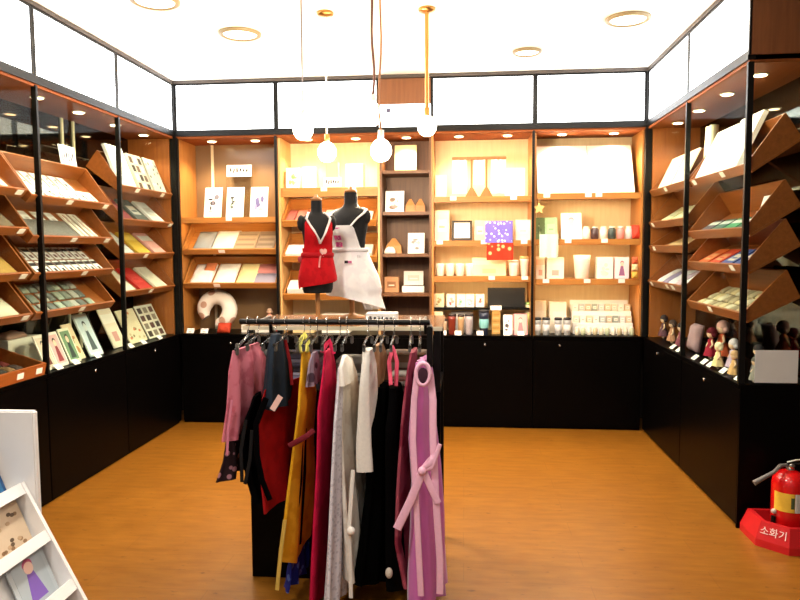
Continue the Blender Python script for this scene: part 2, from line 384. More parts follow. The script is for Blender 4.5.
# ---------------------------------------------------------------- goods
CACHE = {}
def mk(name, key, build):
    k = (name,)+key
    if k not in CACHE: CACHE[k] = build().mesh(name)
    o = bpy.data.objects.new(name, CACHE[k]); C.objects.link(o); return o
def art(mb, w, h, t, a, inks, seed=1):
    """printed marks on the front face of a flat thing"""
    r = random.Random(seed); z0, z1 = t, t+.0006
    I = [col(x) if isinstance(x, str) else x for x in inks]
    def bx(x0, y0, x1, y1, m, k=0): mb.box((x0-.5)*w, (x1-.5)*w, y0*h, y1*h, z0, z1+.0002*k, m)
    def el(cx, cy, rx, ry, m, k=1):
        mb.poly([((cx-.5+rx*math.cos(q*math.pi/7))*w, (cy+ry*math.sin(q*math.pi/7))*h) for q in range(14)], z0, z1+.0002*k, m)
    if a == 'stripes':
        n = 6
        for i in range(n): bx(.08, .08+i*.84/n, .92, .08+(i+.55)*.84/n, I[i % len(I)])
    elif a == 'columns':
        for i in range(5): bx(.06+i*.18, .06, .06+i*.18+.12, .94, I[i % len(I)])
        for i in range(10): el(.12+.18*(i % 5), .15+r.random()*.7, .035, .05, I[-1], 2)
    elif a == 'strips3':
        for i in range(3):
            for j in range(4): bx(.06+i*.32, .05+j*.235, .28+i*.32, .22+j*.235, I[(i+j) % len(I)])
    elif a == 'figure':
        bx(.1, .08, .9, .92, I[0]); el(.5, .68, .12, .1, I[2], 3); mb.poly([(-.22*w, .14*h), (.22*w, .14*h), (.09*w, .6*h), (-.09*w, .6*h)], z0, z1+.0003, I[1]); el(.5, .74, .13, .09, I[-1], 2)
    elif a == 'script':
        for i in range(6):
            x = .12+i*.13; bx(x, .25+r.random()*.2, x+.07, .5+r.random()*.3, I[i % len(I)]); el(x+.05, .4+r.random()*.25, .04, .12, I[(i+1) % len(I)], 1)
    elif a == 'ink':
        for i in range(7): el(.3+r.random()*.4, .2+r.random()*.5, .05+r.random()*.13, .03+r.random()*.09, I[i % len(I)], i)
    elif a == 'dots':
        for i in range(16): el(.1+r.random()*.8, .08+r.random()*.84, .05, .04, I[i % len(I)], i % 3)
    elif a == 'band':
        bx(.0, .62, 1, .86, I[0]); bx(.3, .15, .7, .4, I[-1])
    elif a == 'label':
        bx(.2, .3, .8, .7, I[0]); bx(.3, .42, .7, .5, I[-1], 1)
    return mb
def card(name, w, h, t, base, a=None, inks=(), seed=1, b=.0008):
    m = col(base) if isinstance(base, str) else base
    return mk(name, (w, h, t, m.name, a, tuple(inks), seed), lambda: art(MB().bbox(-w/2, w/2, 0, h, 0, t, m, b), w, h, t, a, inks, seed))
def pad(name, w, h, t, base, seed=1, rough=.7, mat=None):                 # soft wrapped pack or folded cloth, lying
    m = mat or cloth(base, rough)
    def bld():
        r = random.Random(seed); n, k = 12, 10; ph = r.random()*6
        top = []; bot = []
        for j in range(k+1):
            for i in range(n+1):
                u, v = i/n, j/k; e = (math.sin(math.pi*u)*math.sin(math.pi*v))**.35
                top.append(((u-.5)*w, v*h, t*(.35+.65*e)*(1+.12*math.sin(9*u+ph)*math.cos(7*v+ph))+.0005)); bot.append(((u-.5)*w, v*h, 0))
        q = MB(); N = (n+1)*(k+1)
        fs = [(j*(n+1)+i, j*(n+1)+i+1, (j+1)*(n+1)+i+1, (j+1)*(n+1)+i) for j in range(k) for i in range(n)]
        rim = [i for i in range(n+1)]+[(j*(n+1)+n) for j in range(1, k+1)]+[k*(n+1)+i for i in range(n-1, -1, -1)]+[j*(n+1) for j in range(k-1, 0, -1)]
        allf = fs+[tuple(N+x for x in f[::-1]) for f in fs]+[(rim[i], rim[(i+1) % len(rim)], N+rim[(i+1) % len(rim)], N+rim[i]) for i in range(len(rim))]
        q.add(top+bot, allf, m, True); return q
    return mk(name, (w, h, t, m.name, seed), bld)
def folded(name, w, h, n, cols, th=.022):                                 # stack of folded cloth layers in one bundle
    def bld():
        q = MB()
        for i in range(n):
            z = i*th; m = cloth(cols[i % len(cols)])
            q.loft([[(x, y+.002*math.sin(x*60+i), z+zz) for (y, zz) in [(0.006, 0), (0, th*.5), (.006, th*.96), (h*.5, th*1.0), (h, th*.9), (h, 0)]] for x in [(-.5+k/8)*w for k in range(9)]], m)
        return q
    return mk(name, (w, h, n, tuple(cols)), bld)
def tumbler(name, r, h, base, lid=None, band=None, glassm=None):
    m = glassm or pm('glaze_'+base, base, .3, noise=.06, scale=40)
    def bld():
        q = MB().lathe([(r*.74, 0), (r*.8, .004), (r*.97, h*.8), (r, h), (r*.93, h), (r*.72, .01), (0.0005, .01)], m, 22)
        if band: q.lathe([(r*.87, h*.3), (r*.955, h*.7), (r*.965, h*.7), (r*.88, h*.3)], col(band), 22, caps=False)
        return q
    o = mk(name, (r, h, m.name, band), bld)
    if lid:
        c = mk('lid', (r, h, lid), lambda: MB().lathe([(r*.9, h+.0005), (r*1.04, h+.0005), (r*1.04, h+.012), (r*.9, h+.02), (.0005, h+.02)], pm('plastic_'+lid, lid, .4, noise=.05), 22)); c.parent = o
    return o
def doll(name, h, dress, hair, skin='E8C0A0', seed=0, lean=0):
    """small fabric figure: body with head and arms in one mesh, hair and dress on it"""
    sk = cloth(skin); dr = cloth(dress); hm = cloth(hair)
    o = mk(name, (h, skin, 'b'), lambda: MB().ball((0, 0, h*.8), h*.15, sk, sz=(1, .9, 1.1)).lathe([(.05*h, h*.55), (.04*h, h*.7)], sk, 10)
           .tube([(-.06*h, 0, .6*h), (-.19*h, -.02*h, .46*h), (-.16*h, -.09*h, .36*h)], [.035*h, .03*h, .028*h], sk, 8).tube([(.06*h, 0, .6*h), (.2*h, -.02*h, .47*h), (.17*h, -.08*h, .36*h)], [.035*h, .03*h, .028*h], sk, 8)
           .tube([(-.07*h, 0, .2*h), (-.07*h, -.01*h, 0)], [.045*h, .04*h], sk, 8).tube([(.07*h, 0, .2*h), (.07*h, -.01*h, 0)], [.045*h, .04*h], sk, 8))
    d = mk('dress', (h, dress, seed), lambda: MB().loft([[((r*h*(1+k*math.sin(6*a*2*math.pi/24+seed)))*math.cos(a*2*math.pi/24), (r*h*(1+k*math.sin(6*a*2*math.pi/24+seed)))*.8*math.sin(a*2*math.pi/24), z*h) for a in range(24)] for r, z, k in [(.26, .1, .1), (.2, .3, .06), (.11, .47, .02), (.12, .58, 0), (.06, .65, 0)]], dr)); d.parent = o
    q = mk('hair', (h, hair), lambda: MB().ball((0, .02*h, .84*h), h*.165, hm, sz=(1.02, .95, .95)).ball((-.13*h, .04*h, .76*h), h*.08, hm).ball((.13*h, .04*h, .76*h), h*.08, hm)); q.parent = o
    return o
def jar(name, r, h, base, cap):
    o = mk(name, (r, h, base), lambda: MB().lathe([(r*.8, 0), (r, .006), (r, h*.75), (r*.7, h*.86), (r*.7, h*.9)], pm('glaze_'+base, base, .3, noise=.05), 16))
    c = mk('lid', (r, h, cap, 'j'), lambda: MB().lathe([(r*.76, h*.9), (r*.76, h), (.0005, h)], pm('plastic_'+cap, cap, .4), 16)); c.parent = o
    return o
def carton(name, w, d, h, base, a=None, inks=(), seed=1):                 # upright box, printed on its front
    m = col(base)
    return mk(name, (w, d, h, base, a, tuple(inks), seed), lambda: art(MB(RX(math.pi/2)).bbox(-w/2, w/2, 0, h, -d, 0, m, .0015), w, h, 0, a, inks, seed))
USED = {}
def put(o, F, lx, v, h=.002, lean=0, spin=0, label='', cat='', group=None):
    o.matrix_world = F @ T(lx, v, h) @ RX(R(lean)) @ RZ(R(spin))
    tag(o, label, cat, group); return o
def row(F, xs, v, make, name_label, cat, group=None, **k):
    for i, x in enumerate(xs):
        lab = name_label[i] if isinstance(name_label, (list, tuple)) else name_label
        put(make(i), F, x, v, label=lab, cat=cat, group=group, **k)
def lins(a, b, n): return [a+(b-a)*(i+.5)/n for i in range(n)]
# ---- left wall, second cabinet: five levels
a = 4.06
F = tray(LB, 'L', a, x0=-.065, x1=.9, zf=1.915, depth=.31, hs=.11, tilt=43, tags=(.45, .93))
row(F, lins(4.02, 4.92, 9), .02, lambda i: card('print_card', .085, .13, .004, 'F2EEE8', 'ink', ('2A2626', '8A7F78', 'D9D2CA'), 3+i % 4), 'white card with dark print in the front row of the topmost tray, middle left cabinet', 'card', 'printed cards, front row of the topmost tray')
row(F, lins(4.02, 4.74, 7), .152, lambda i: card('print_card', .08, .13, .004, 'ECE8E2', 'ink', ('3A3434', '6B6460', 'B9B2AA'), 9+i % 3), 'white card with dark print in the back row of the topmost tray, middle left cabinet', 'card', 'printed cards, back row of the topmost tray')
put(card('shelf_sign', .2, .16, .004, 'F2ECEE', 'script', ('3A3448', 'D58AA0', '50485E'), 4), F, 4.76, .302, h=.09, lean=38, label='white and pink sign with dark script standing above the topmost left tray', cat='sign')
F = tray(LB, 'L', a, x0=-.065, x1=.9, zf=1.665, depth=.31, hs=.11, tilt=42, tags=(.48, .93))
row(F, lins(4.02, 4.6, 4), .18, lambda i: card('print_card', .09, .1, .004, 'F0ECE6', 'band', ('D8CFC8', 'C2B8B0'), i), 'plain white card at the back of the second tray, above the grey board', 'card', 'white cards above the grey board')
put(card('grey_board', .56, .17, .012, pattern('grey_weave', '6E6660', '857C74', 120, .4), None), F, 4.33, .02, label='long dark grey textured board lying in the second tray of the middle left cabinet', cat='board')
row(F, [4.7, 4.83], .02, lambda i: card('pattern_card', .1, .265, .006, 'EFE6D8', 'columns', ('D8C9B4', 'F4EEE2', '8E5A48'), 5+i), ['long cream card with columns of small figures right of the grey board', 'long cream card with columns of small figures at the far end of the second tray'], 'card')
F = tray(LB, 'L', a, x0=-.065, x1=.9, zf=1.435, depth=.31, hs=.11, tilt=41, tags=(.6,))
row(F, lins(4.02, 4.93, 10), .015, lambda i: card('bookmark', .07, .125, .004, 'F1EFEC', 'band', ('3A3030', '231C1E'), i), 'white bookmark with a dark band in the front row of the third left tray', 'bookmark', 'bookmarks, front row of the third left tray')
row(F, lins(4.02, 4.9, 10), .152, lambda i: card('bookmark', .068, .125, .004, 'DCD6D2', 'band', ('1F1A1C', '6A3A3A'), i), 'pale bookmark with a black band in the back row of the third left tray', 'bookmark', 'bookmarks, back row of the third left tray')
F = tray(LB, 'L', a, x0=-.065, x1=.9, zf=1.19, depth=.31, hs=.11, tilt=40, tags=(.55,))
r0 = random.Random(3)
for j in range(3):
    row(F, [x+r0.uniform(-.012, .012) for x in lins(4.05, 4.78, 8)], .012+.095*j, lambda i: pad('small_packet', .07, .08, .018, ['7F8478', '9AA08F', '6A6C66', 'A8A498'][(i*3+j) % 4], i % 3), 'small grey green wrapped packet among many in the fourth left tray', 'packet', 'small packets in the fourth left tray')
# standing things on the counter of that cabinet
F = fr('L', .02, ZC+.001)
def lean_at(o, x, y, ang, lab, cat, F=None, group=None): put(o, F or fr('L', 0, ZC+.001), x, y, h=.001, lean=ang, label=lab, cat=cat, group=group)
lean_at(card('portrait_print', .12, .24, .008, 'EBDCCB', 'figure', ('CDB9A4', '6A2F2A', 'E8C6A8', '2A1A18'), 1), 4.19, .05, 68, 'cream portrait print with dark red figure behind the black post on the left counter', 'print')
lean_at(card('portrait_print', .13, .24, .008, 'E9D6CC', 'figure', ('D7A9A6', '8A2E36', 'E8C6A8', '241818'), 2), 4.335, .06, 68, 'portrait print with a red robed figure on the left counter', 'print')
lean_at(card('portrait_print', .13, .25, .008, 'E4DDC4', 'figure', ('6E8A68', '2F3A34', 'E8C6A8', '1A1816'), 3), 4.485, .06, 68, 'portrait print with a green background on the left counter', 'print')
lean_at(card('portrait_print', .12, .27, .008, 'E2C9A2', 'ink', ('B07A48', '6A3A22'), 4), 4.615, .1, 66, 'tan print between the green portrait and the tall pale blue one', 'print')
lean_at(card('tall_print', .17, .33, .012, 'D4DDE0', 'figure', ('BFCCD0', '4C5658', 'C9CFCE', '3A3C3E'), 5), 4.775, .07, 66, 'tall pale blue print with a dark standing figure on the left counter', 'print')
lean_at(card('dark_folder', .13, .3, .01, '221C1A'), 4.95, .16, 68, 'black folder leaning behind the second post on the left counter', 'folder')
# ---- left wall, far cabinet: four levels
a = 5.075
F = tray(LC, 'L', a, 2.07, .3, 38, hs=.14, x0=.05, tags=(.3, .8))
put(card('album', .27, .36, .025, 'F0EDE8', 'ink', ('D8D4CE', 'C8C4BE'), 2), F, 5.3, .012, lean=31, label='white album at the left of three on the top far left tray', cat='album')
put(card('album', .24, .33, .02, 'D8C8B4', 'strips3', ('6A4A38', 'EFE4D2', '3A2A24'), 2), F, 5.62, .012, lean=31, label='brown cream patterned album, middle of three on the top tray', cat='album')
put(card('album', .23, .33, .02, 'C9C4BA', 'dots', ('3E3A38', '8A8478', 'E8E2D8'), 5), F, 5.9, .012, lean=31, label='grey album with dark dotted pattern, right end of three on the top tray', cat='album')
F = tray(LC, 'L', a, 1.815, .3, 42, hs=.11, x0=.05, tags=(.95,))
for x, c, lab in ((5.27, '7E2A30', 'dark red notebook on the second tray of the far left cabinet'), (5.57, '4A4E4C', 'dark grey notebook on the second tray of the far left cabinet'), (5.87, 'D0CCC8', 'pale grey notebook on the second tray of the far left cabinet')):
    put(card('notebook', .22, .27, .02, c, 'label', ('BDB3A8' if c != '7E2A30' else 'A85058', c)), F, x, .012, label=lab, cat='notebook')
F = tray(LC, 'L', a, 1.545, .3, 41, hs=.11, x0=.05, tags=(.42,))
for x, c, lab in ((5.27, 'B9B7B4', 'silver grey notebook on the third tray of the far left cabinet'), (5.57, 'C49A2C', 'mustard yellow notebook on the third tray of the far left cabinet'), (5.87, 'D0938C', 'dusty pink notebook on the third tray of the far left cabinet')):
    put(card('notebook', .22, .27, .02, c, 'band', ('CFC9C2' if c != 'C49A2C' else 'D8B450', c)), F, x, .012, label=lab, cat='notebook')
F = tray(LC, 'L', a, 1.25, .3, 40, hs=.11, x0=.05, tags=(.5,))
for x, c, lab in ((5.27, 'CFC5B4', 'cream grey notebook on the lowest tray of the far left cabinet'), (5.57, 'B8201E', 'bright red notebook on the lowest tray of the far left cabinet'), (5.87, 'D9CDBC', 'cream patterned notebook on the lowest tray of the far left cabinet')):
    put(card('notebook', .22, .27, .02, c, 'dots' if c == 'D9CDBC' else 'label', ('C8BBA8' if c != 'B8201E' else 'CC3A34', c)), F, x, .012, label=lab, cat='notebook')
lean_at(card('scroll_print', .19, .33, .01, 'E8D6BE', 'band', ('F1E8DA', 'C98F86'), 2), 5.215, .12, 66, 'tall cream print leaning on the counter just right of the second post', 'print')
lean_at(card('map_print', .3, .3, .01, 'D8C8A8', 'dots', ('8E7A58', 'B8A682', 'C96A4A'), 7), 5.5, .1, 64, 'tan print covered in small marks on the far left counter', 'print')
lean_at(card('photo_strip_print', .33, .31, .01, 'DED4C2', 'strips3', ('4A3A34', '8A7A6A', '5E3A34'), 7), 5.85, .1, 64, 'print with three dark photo strips next to the back left corner', 'print')
for i, x in enumerate((4.22, 4.42, 4.7, 5.2, 5.42, 5.72)):
    put(card('price_card', .07, .045, .003, 'F4EFEA', 'band', ('E0D6D0', 'C8BEB8')), fr('L', 0, ZC+.001), x, .006, h=.001, lean=40, label='small white price card on the left counter edge in front of the prints', cat='price card', group='price cards along the left counter')
# ---- left wall, nearest cabinet: only its far end shows
a = 3.05
F = tray(LA, 'L', a, 1.94, .3, 42, hs=.11, x1=.915, tags=(.93,))
put(card('print_card', .2, .15, .004, 'F2EEE8', 'ink', ('2A2626', '8A7F78'), 3), F, 3.8, .02, label='white card with black ink drawing on the topmost tray at the left photo edge', cat='card')
F = tray(LA, 'L', a, 1.71, .3, 42, hs=.11, x1=.915, tags=(.93,), )
put(pad('cloth_pack', .22, .2, .03, '6E5C48', 2), F, 3.8, .015, label='brown cloth pack in the second tray at the left photo edge', cat='pack')
F = tray(LA, 'L', a, 1.44, .3, 41, hs=.11, x1=.915, tags=(.93,))
put(pad('cloth_pack', .22, .2, .03, 'A8803E', 3), F, 3.8, .015, label='ochre cloth pack in the third tray at the left photo edge', cat='pack')
F = tray(LA, 'L', a, 1.19, .3, 40, hs=.11, x1=.915, tags=(.93,))
put(pad('cloth_pack', .22, .16, .03, 'C9BFA8', 4), F, 3.8, .015, label='beige cloth pack in the fourth tray at the left photo edge', cat='pack')
F = tray(LA, 'L', a, ZC+.018, .3, 12, yf=.01, tags=(.74, .93), lip=.06)
for j in range(3):
    row(F, lins(3.7, 4.0, 4), .012+.09*j, lambda i: pad('small_packet', .065, .075, .02, ['4A3A34', '6A2A26', '3A342E', '7A5A3A'][(i+j) % 4], i % 3), 'small dark packet in the low counter tray at the left photo edge', 'packet', 'dark packets in the low counter tray')
bx0, bx1 = LX('L', 8, 345, .26), LX('L', 42, 345, .26)
zb = onX(25, 338, XL-.26).z-ZC
put(carton('white_box', bx1-bx0, .12, zb, 'EDE3D0'), fr('L', .26, ZC+.001), (bx0+bx1)/2, .0, h=.001, label='plain cream white box standing behind the low counter tray at left', cat='box')
put(pad('cloth_roll', .2, .09, .05, 'B08A78', 5), fr('L', .27, ZC+.003+zb), (bx0+bx1)/2-.05, .01, h=0, label='brownish cloth bundle on top of the cream white box at left', cat='cloth')

# ---- back wall, left cabinet
a = B1
F = shelf(C1, 'B', a, 1.89, tags=(.5,))
for px, c, s, lab in ((213, ('2E2A3A', '6A6470', 'B8B0A8'), 11, 'white print with a dark ink arch, left of three on the top shelf'), (235, ('2F3436', '5E7064', 'A8B4A4'), 12, 'white print with dark hills, middle of three on the top shelf'), (259, ('5A5486', '8E88B0', '9C98A0'), 13, 'white print with violet ink blots, right of three on the top shelf')):
    put(card('art_print', .165, .29, .008, 'F1EFEC', 'ink', c, s), F, LX('B', px, 200, .2), .14, h=.001, lean=77, label=lab, cat='print')
put(card('name_sign', .24, .11, .004, 'F2F0EE', 'script', ('1E1A1C', '3A3436'), 6), F, LX('B', 236, 170, .25), .3, h=.395, lean=86, label='small white sign with black brush script above the three prints', cat='sign')
MB().box(-.13, .13, .30, .312, .002, .393, glassy('acrylic_clear', 'F8FAF8', .3)).obj('sign_stand', None)
so = bpy.data.objects['sign_stand']; so.matrix_world = F @ T(LX('B', 236, 170, .25), .005, 0); tag(so, 'clear acrylic stand carrying the brush script sign', 'stand')
F = tray(C1, 'B', a, 1.575, .33, 38, tags=(.42,))
put(pad('folded_scarf', .17, .28, .03, '7E8488', 1), F, -2.4, .015, label='blue grey folded scarf at the left end of the second back left tray', cat='scarf')
put(pad('scarf_pack', .22, .29, .03, 'C9C9C6', 2, .3), F, -2.2, .015, label='pale grey shiny wrapped scarf beside the blue grey one', cat='scarf')
put(card('folding_fan', .2, .27, .02, '8E7C64', 'stripes', ('9A8970', '7A6A54')), F, -2.0, .012, label='brown folded fan left of the wider taupe fan', cat='fan')
put(card('folding_fan', .17, .27, .02, '786A5A', 'stripes', ('8A7C6A', '6A5C4C')), F, -1.81, .012, label='taupe folded fan at the right end of the second back left tray', cat='fan')
F = tray(C1, 'B', a, 1.265, .33, 38, tags=(.36,))
put(pad('cloth_pouch', .2, .28, .04, 'EDE6DC', 3), F, -2.42, .015, label='white cloth pouch at the left end of the third back left tray', cat='pouch')
put(pad('ribbon_pouch', .1, .1, .02, 'C8764A', 3), F, -2.36, .17, h=.045, label='small orange pouch lying on the white cloth pouch', cat='pouch')
put(pad('cloth_pouch', .2, .29, .035, 'F2EEE0', 4), F, -2.2, .015, label='ivory cloth pouch in the middle of the third back left tray', cat='pouch')
put(pad('cloth_pouch', .19, .29, .03, 'EADB9E', 5), F, -1.99, .015, label='pale yellow cloth pouch in the third back left tray', cat='pouch')
put(folded('folded_towel', .2, .14, 1, ('9C94A2',)), F, -1.812, .012, label='lavender grey towel at the front of the third back left tray', cat='towel')
put(folded('folded_towel', .2, .13, 1, ('C8817A',)), F, -1.812, .16, label='pink towel behind the lavender grey one', cat='towel')
F = fr('B', 0, ZC+.001)
def cushion():
    mb = MB(); n = 26; rings = []
    for i in range(n+1):
        A = R(-62)+R(304)*i/n; e = min(1, .55+.45*math.sin(math.pi*min(i, n-i)/n*2.2) if min(i, n-i) < n*.22 else 1)
        cx, cz = .125*math.cos(A+math.pi/2+R(28)), .125*math.sin(A+math.pi/2+R(28)); rr = .072*e
        rings.append([((.125+rr*math.cos(k*math.pi/7))*math.cos(A+R(-28)), rr*.95*math.sin(k*math.pi/7), (.125+rr*math.cos(k*math.pi/7))*math.sin(A+R(-28))) for k in range(14)])
    return mb.loft(rings, pattern('cushion_cloth', 'E9E0D6', 'B8907C', 9, .3))
o = cushion().obj('neck_cushion'); o.matrix_world = F @ T(LX('B', 217, 315, .2), .2, .2) @ RX(R(-8)); tag(o, 'round white neck cushion with brown pattern on the back left counter', 'cushion')
put(pad('ribbon_pouch', .12, .1, .05, 'A8361E', 6), F, LX('B', 226, 325, .1), .035, h=.001, lean=60, label='orange red pouch leaning on the neck cushion', cat='pouch')
MBt = carton('display_box', .26, .16, .07, 'E9E2DA'); put(MBt, F, LX('B', 256, 325, .15), .12, h=.001, label='low white box right of the neck cushion', cat='box')
put(doll('fabric_doll', .15, 'D8907C', 'C9A890', seed=1), F, LX('B', 268, 312, .15), .2, h=.0725, label='pale pink fabric doll sitting on the low white box', cat='doll')
put(doll('fabric_doll', .16, 'B8463A', 'C98A74', seed=2), F, LX('B', 283, 314, .15)-.03, .14, h=.001, label='red fabric doll beside the low white box', cat='doll')
row(F, [LX('B', 190, 332, .03), LX('B', 204, 332, .03)], .03, lambda i: card('price_card', .07, .05, .003, 'F4EFEA', 'band', ('E0D6D0', 'C8BEB8')), ['white price card in front of the neck cushion, left one', 'white price card in front of the neck cushion, right one'], 'price card', lean=55)

# ---- back wall, bay behind the mannequins
a = B2
F = shelf(C2, 'B', a, 2.145, tags=(.45, .75), th=.06)
put(carton('gift_box', .12, .1, .19, 'EFF2E4', 'ink', ('7CC46A', '9AD488'), 5), F, LX('B', 294, 170, .2), .1, h=.001, label='white gift box with green drawing on top of the mannequin bay', cat='box')
put(carton('gift_box', .13, .1, .2, 'F4F2EC'), F, LX('B', 310, 168, .2), .12, h=.001, label='plain white gift box between the green and yellow ones', cat='box')
put(carton('gift_box', .11, .1, .24, 'EDE88A'), F, LX('B', 333, 166, .2), .1, h=.001, label='pale yellow gift box on top of the mannequin bay', cat='box')
put(carton('gift_box', .16, .1, .22, 'F6F3EC'), F, LX('B', 355, 165, .2), .12, h=.001, label='wide white gift box right of the yellow one', cat='box')
o = card('shelf_sign', .16, .09, .004, 'E8E4E0', 'script', ('1E1A1C', '3A3436'), 6); put(o, WB @ T(0, .045, 2.147), LX('B', 332, 185, .02), .0, h=.0, lean=84, label='small white sign with black script on the shelf above the mannequins', cat='sign')
F = tray(C2, 'B', a, 1.82, .34, 30, tags=())
for i in range(5): put(card('small_book', .075, .2, .015, ['A8605A', 'C07A6E', '8E4A48', 'B8806E', 'D8CFC6'][i]), F, LX('B', 289, 215)+.015+.086*i, .05, label=['rose notebook', 'salmon notebook', 'dark rose notebook', 'tan pink notebook', 'off white notebook'][i]+' in the upper tray behind the red mannequin', cat='notebook')
put(card('small_book', .13, .18, .02, 'EDE7DC', 'label', ('F4F0E8', 'D8CEC0')), F, LX('B', 365, 215), .03, label='cream booklet in the upper tray right of the white mannequin', cat='notebook')
F = tray(C2, 'B', a, 1.5, .34, 30, tags=())
put(carton('soap_box', .15, .16, .05, 'F1ECE4'), F, LX('B', 295, 250), .03, h=.002, label='white soap box in the middle tray left of the red mannequin', cat='box')
put(card('small_book', .1, .14, .02, 'C98A84'), F, LX('B', 310, 245)+.02, .1, label='pink booklet in the middle tray close to the red mannequin', cat='notebook')
put(carton('soap_box', .12, .16, .05, 'E8DCC8'), F, LX('B', 366, 250), .03, h=.002, label='cream soap box in the middle tray right of the mannequins', cat='box')
F = tray(C2, 'B', a, 1.16, .34, 28, tags=())
put(carton('soap_box', .17, .16, .07, 'F3EEE6'), F, LX('B', 298, 288), .03, h=.002, label='white soap box in the lowest tray below the red mannequin', cat='box')
put(carton('soap_box', .17, .16, .07, 'EFE6D6'), F, LX('B', 330, 288), .03, h=.002, label='cream soap box in the lowest tray between the mannequin poles', cat='box')
F = fr('B', 0, ZC+.001)
put(carton('counter_box', .2, .15, .16, 'E2C890', 'label', ('EFE6CC', 'C9A860')), F, LX('B', 304, 312, .15), .12, h=.001, label='tan carton with cream label on the counter behind the red mannequin', cat='box')
put(carton('counter_box', .26, .15, .17, 'F0EADC', 'band', ('F4F0E6', 'D0A860')), F, LX('B', 336, 310, .15), .12, h=.001, label='wide cream carton on the counter behind the mannequin poles', cat='box')

# ---- back wall, dark bookcase
a = B3
for z in (2.29,): F = shelf(C3, 'B', a, z, tags=(), led=False, m=DOAK)
put(card('lit_wall_frame', .2, .25, .015, 'EBD8A6', 'label', ('F4EAD0', 'D8C080')), F, LX('B', 405, 150, .2), .2, h=.001, lean=80, label='cream framed panel standing for lit wall above the dark bookcase', cat='frame')  # cream colour stands for lit wall inside a frame
F = shelf(C3, 'B', a, 1.925, tags=(), led=False, m=DOAK)
put(card('flower_print', .17, .2, .006, 'F1ECE8', 'ink', ('C88A80', '7A6A58', 'D8B0A0'), 21), F, LX('B', 395, 200, .2), .1, h=.001, lean=74, label='white print with rose ink drawing on the upper bookcase shelf', cat='print')
def wedge(nm, c, w=.09, h=.12, d=.08):
    return mk(nm, (c, w, h), lambda: MB().loft([[(-w/2, 0, 0), (w/2, 0, 0), (w/2, d, 0), (-w/2, d, 0)], [(-w*.46, .004, h*.5), (w*.46, .004, h*.5), (w*.46, d*.9, h*.5), (-w*.46, d*.9, h*.5)], [(-w*.1, d*.4, h), (w*.1, d*.4, h), (w*.1, d*.55, h), (-w*.1, d*.55, h)]], pm('leather_'+c, c, .5, noise=.15, scale=40), smooth=False))
for i, px in enumerate((410, 420)): put(wedge('leather_pouch', 'B8763A'), F, LX('B', px, 205, .15), .12, h=.001, label=['tan leather pouch beside the rose ink print', 'tan leather pouch at the right end of the upper bookcase shelf'][i], cat='pouch')
F = shelf(C3, 'B', a, 1.552, tags=(), led=False, m=DOAK)
put(wedge('leather_pouch', 'C98A48', .15, .14), F, LX('B', 393, 245, .2), .2, h=.001, label='wide tan leather pouch on the second bookcase shelf', cat='pouch')
put(pad('cloth_pouch', .1, .07, .06, 'EFE8DA', 8), F, LX('B', 389, 250, .1), .1, h=.001, label='small white pouch in front of the wide tan leather pouch', cat='pouch')
put(card('white_card', .15, .19, .006, 'F3EFEA', 'ink', ('8A8480', 'C8C0B8', 'E6E0DA'), 25), F, LX('B', 416, 243, .15), .1, h=.001, lean=76, label='white standing card with faint drawing on the second bookcase shelf', cat='card')
F = shelf(C3, 'B', a, 1.2, tags=(), led=False, m=DOAK)
put(carton('photo_box', .13, .12, .14, 'B8845A', 'label', ('8A5A38', 'EAD8C0')), F, LX('B', 391.5, 288, .15), .1, h=.001, label='brown box with darker label on the lowest bookcase shelf', cat='box')
put(card('framed_photo', .18, .13, .012, 'E6E0D8', 'label', ('C9C0B4', 'E8E2DA')), F, LX('B', 413, 278, .2), .22, h=.06, lean=82, label='pale framed card leaning above the white strip on the lowest bookcase shelf', cat='frame')
put(carton('long_box', .2, .1, .055, 'F0EAE0'), F, LX('B', 413, 292, .15), .1, h=.001, label='long flat white box on the lowest bookcase shelf', cat='box')

# ---- back wall, cabinet with the cloth rack
a = B4
F = shelf(C4, 'B', a, 2.05, tags=(.2, .82))
RACKW = wood('rack_wood', '8A5A2A', '9A6834', .5, 'Z')
xa, xb = LX('B', 452, 160, .2), LX('B', 506, 160, .2)
hr = empty('towel_rack', F @ T((xa+xb)/2, .1, 0), 'small brown wooden rack with two uprights on the top back shelf', 'rack')
w2 = (xb-xa)/2
MB().bbox(-w2, w2, -.012, .012, .33, .355, RACKW, .004).obj('rail', hr)
for x in (-.065, .065):
    u = MB().box(x-.009, x+.009, -.009, .009, .012, .33, RACKW).obj('upright', hr)
    MB().poly([(x-.06, 0), (x+.06, 0), (x+.012, .085), (x-.012, .085)], -.01, .01, RACKW, M=RX(math.pi/2) @ T(0, 0.001, 0)).obj('foot', hr)
def hang(name, w, h, hexc, n=3, amp=.006, th=.006, mat=None):
    m = mat or cloth(hexc)
    def bld():
        N = 20; rings = []
        for j in range(7):
            z = -h*j/6; rr = []
            for i in range(N+1):
                x = -w/2+w*i/N; rr.append((x, amp*(j/6+.3)*math.sin(2*math.pi*n*i/N)-th, z))
            for i in range(N, -1, -1):
                x = -w/2+w*i/N; rr.append((x, amp*(j/6+.3)*math.sin(2*math.pi*n*i/N)+th, z))
            rings.append(rr)
        return MB().loft(rings, m)
    return mk(name, (w, h, m.name, n, amp), bld)
for k, (x, w) in enumerate(((-w2+.07, .13), (0, .1), (w2-.07, .13))):
    put(hang('hanging_towel', w, .3 if k != 1 else .22, 'F4F0E8'), F, (xa+xb)/2+x, .128, h=.335, label=['white towel hanging at the left of the wooden rack', 'white towel hanging between the rack uprights', 'white towel hanging at the right of the wooden rack'][k], cat='towel')
put(carton('white_box', .17, .1, .25, 'F4F0E8', 'band', ('ECE4D8', 'DDD4C8')), F, LX('B', 515, 178, .15), .1, h=.001, label='white box with faint print at the right end of the top shelf by the post', cat='box')
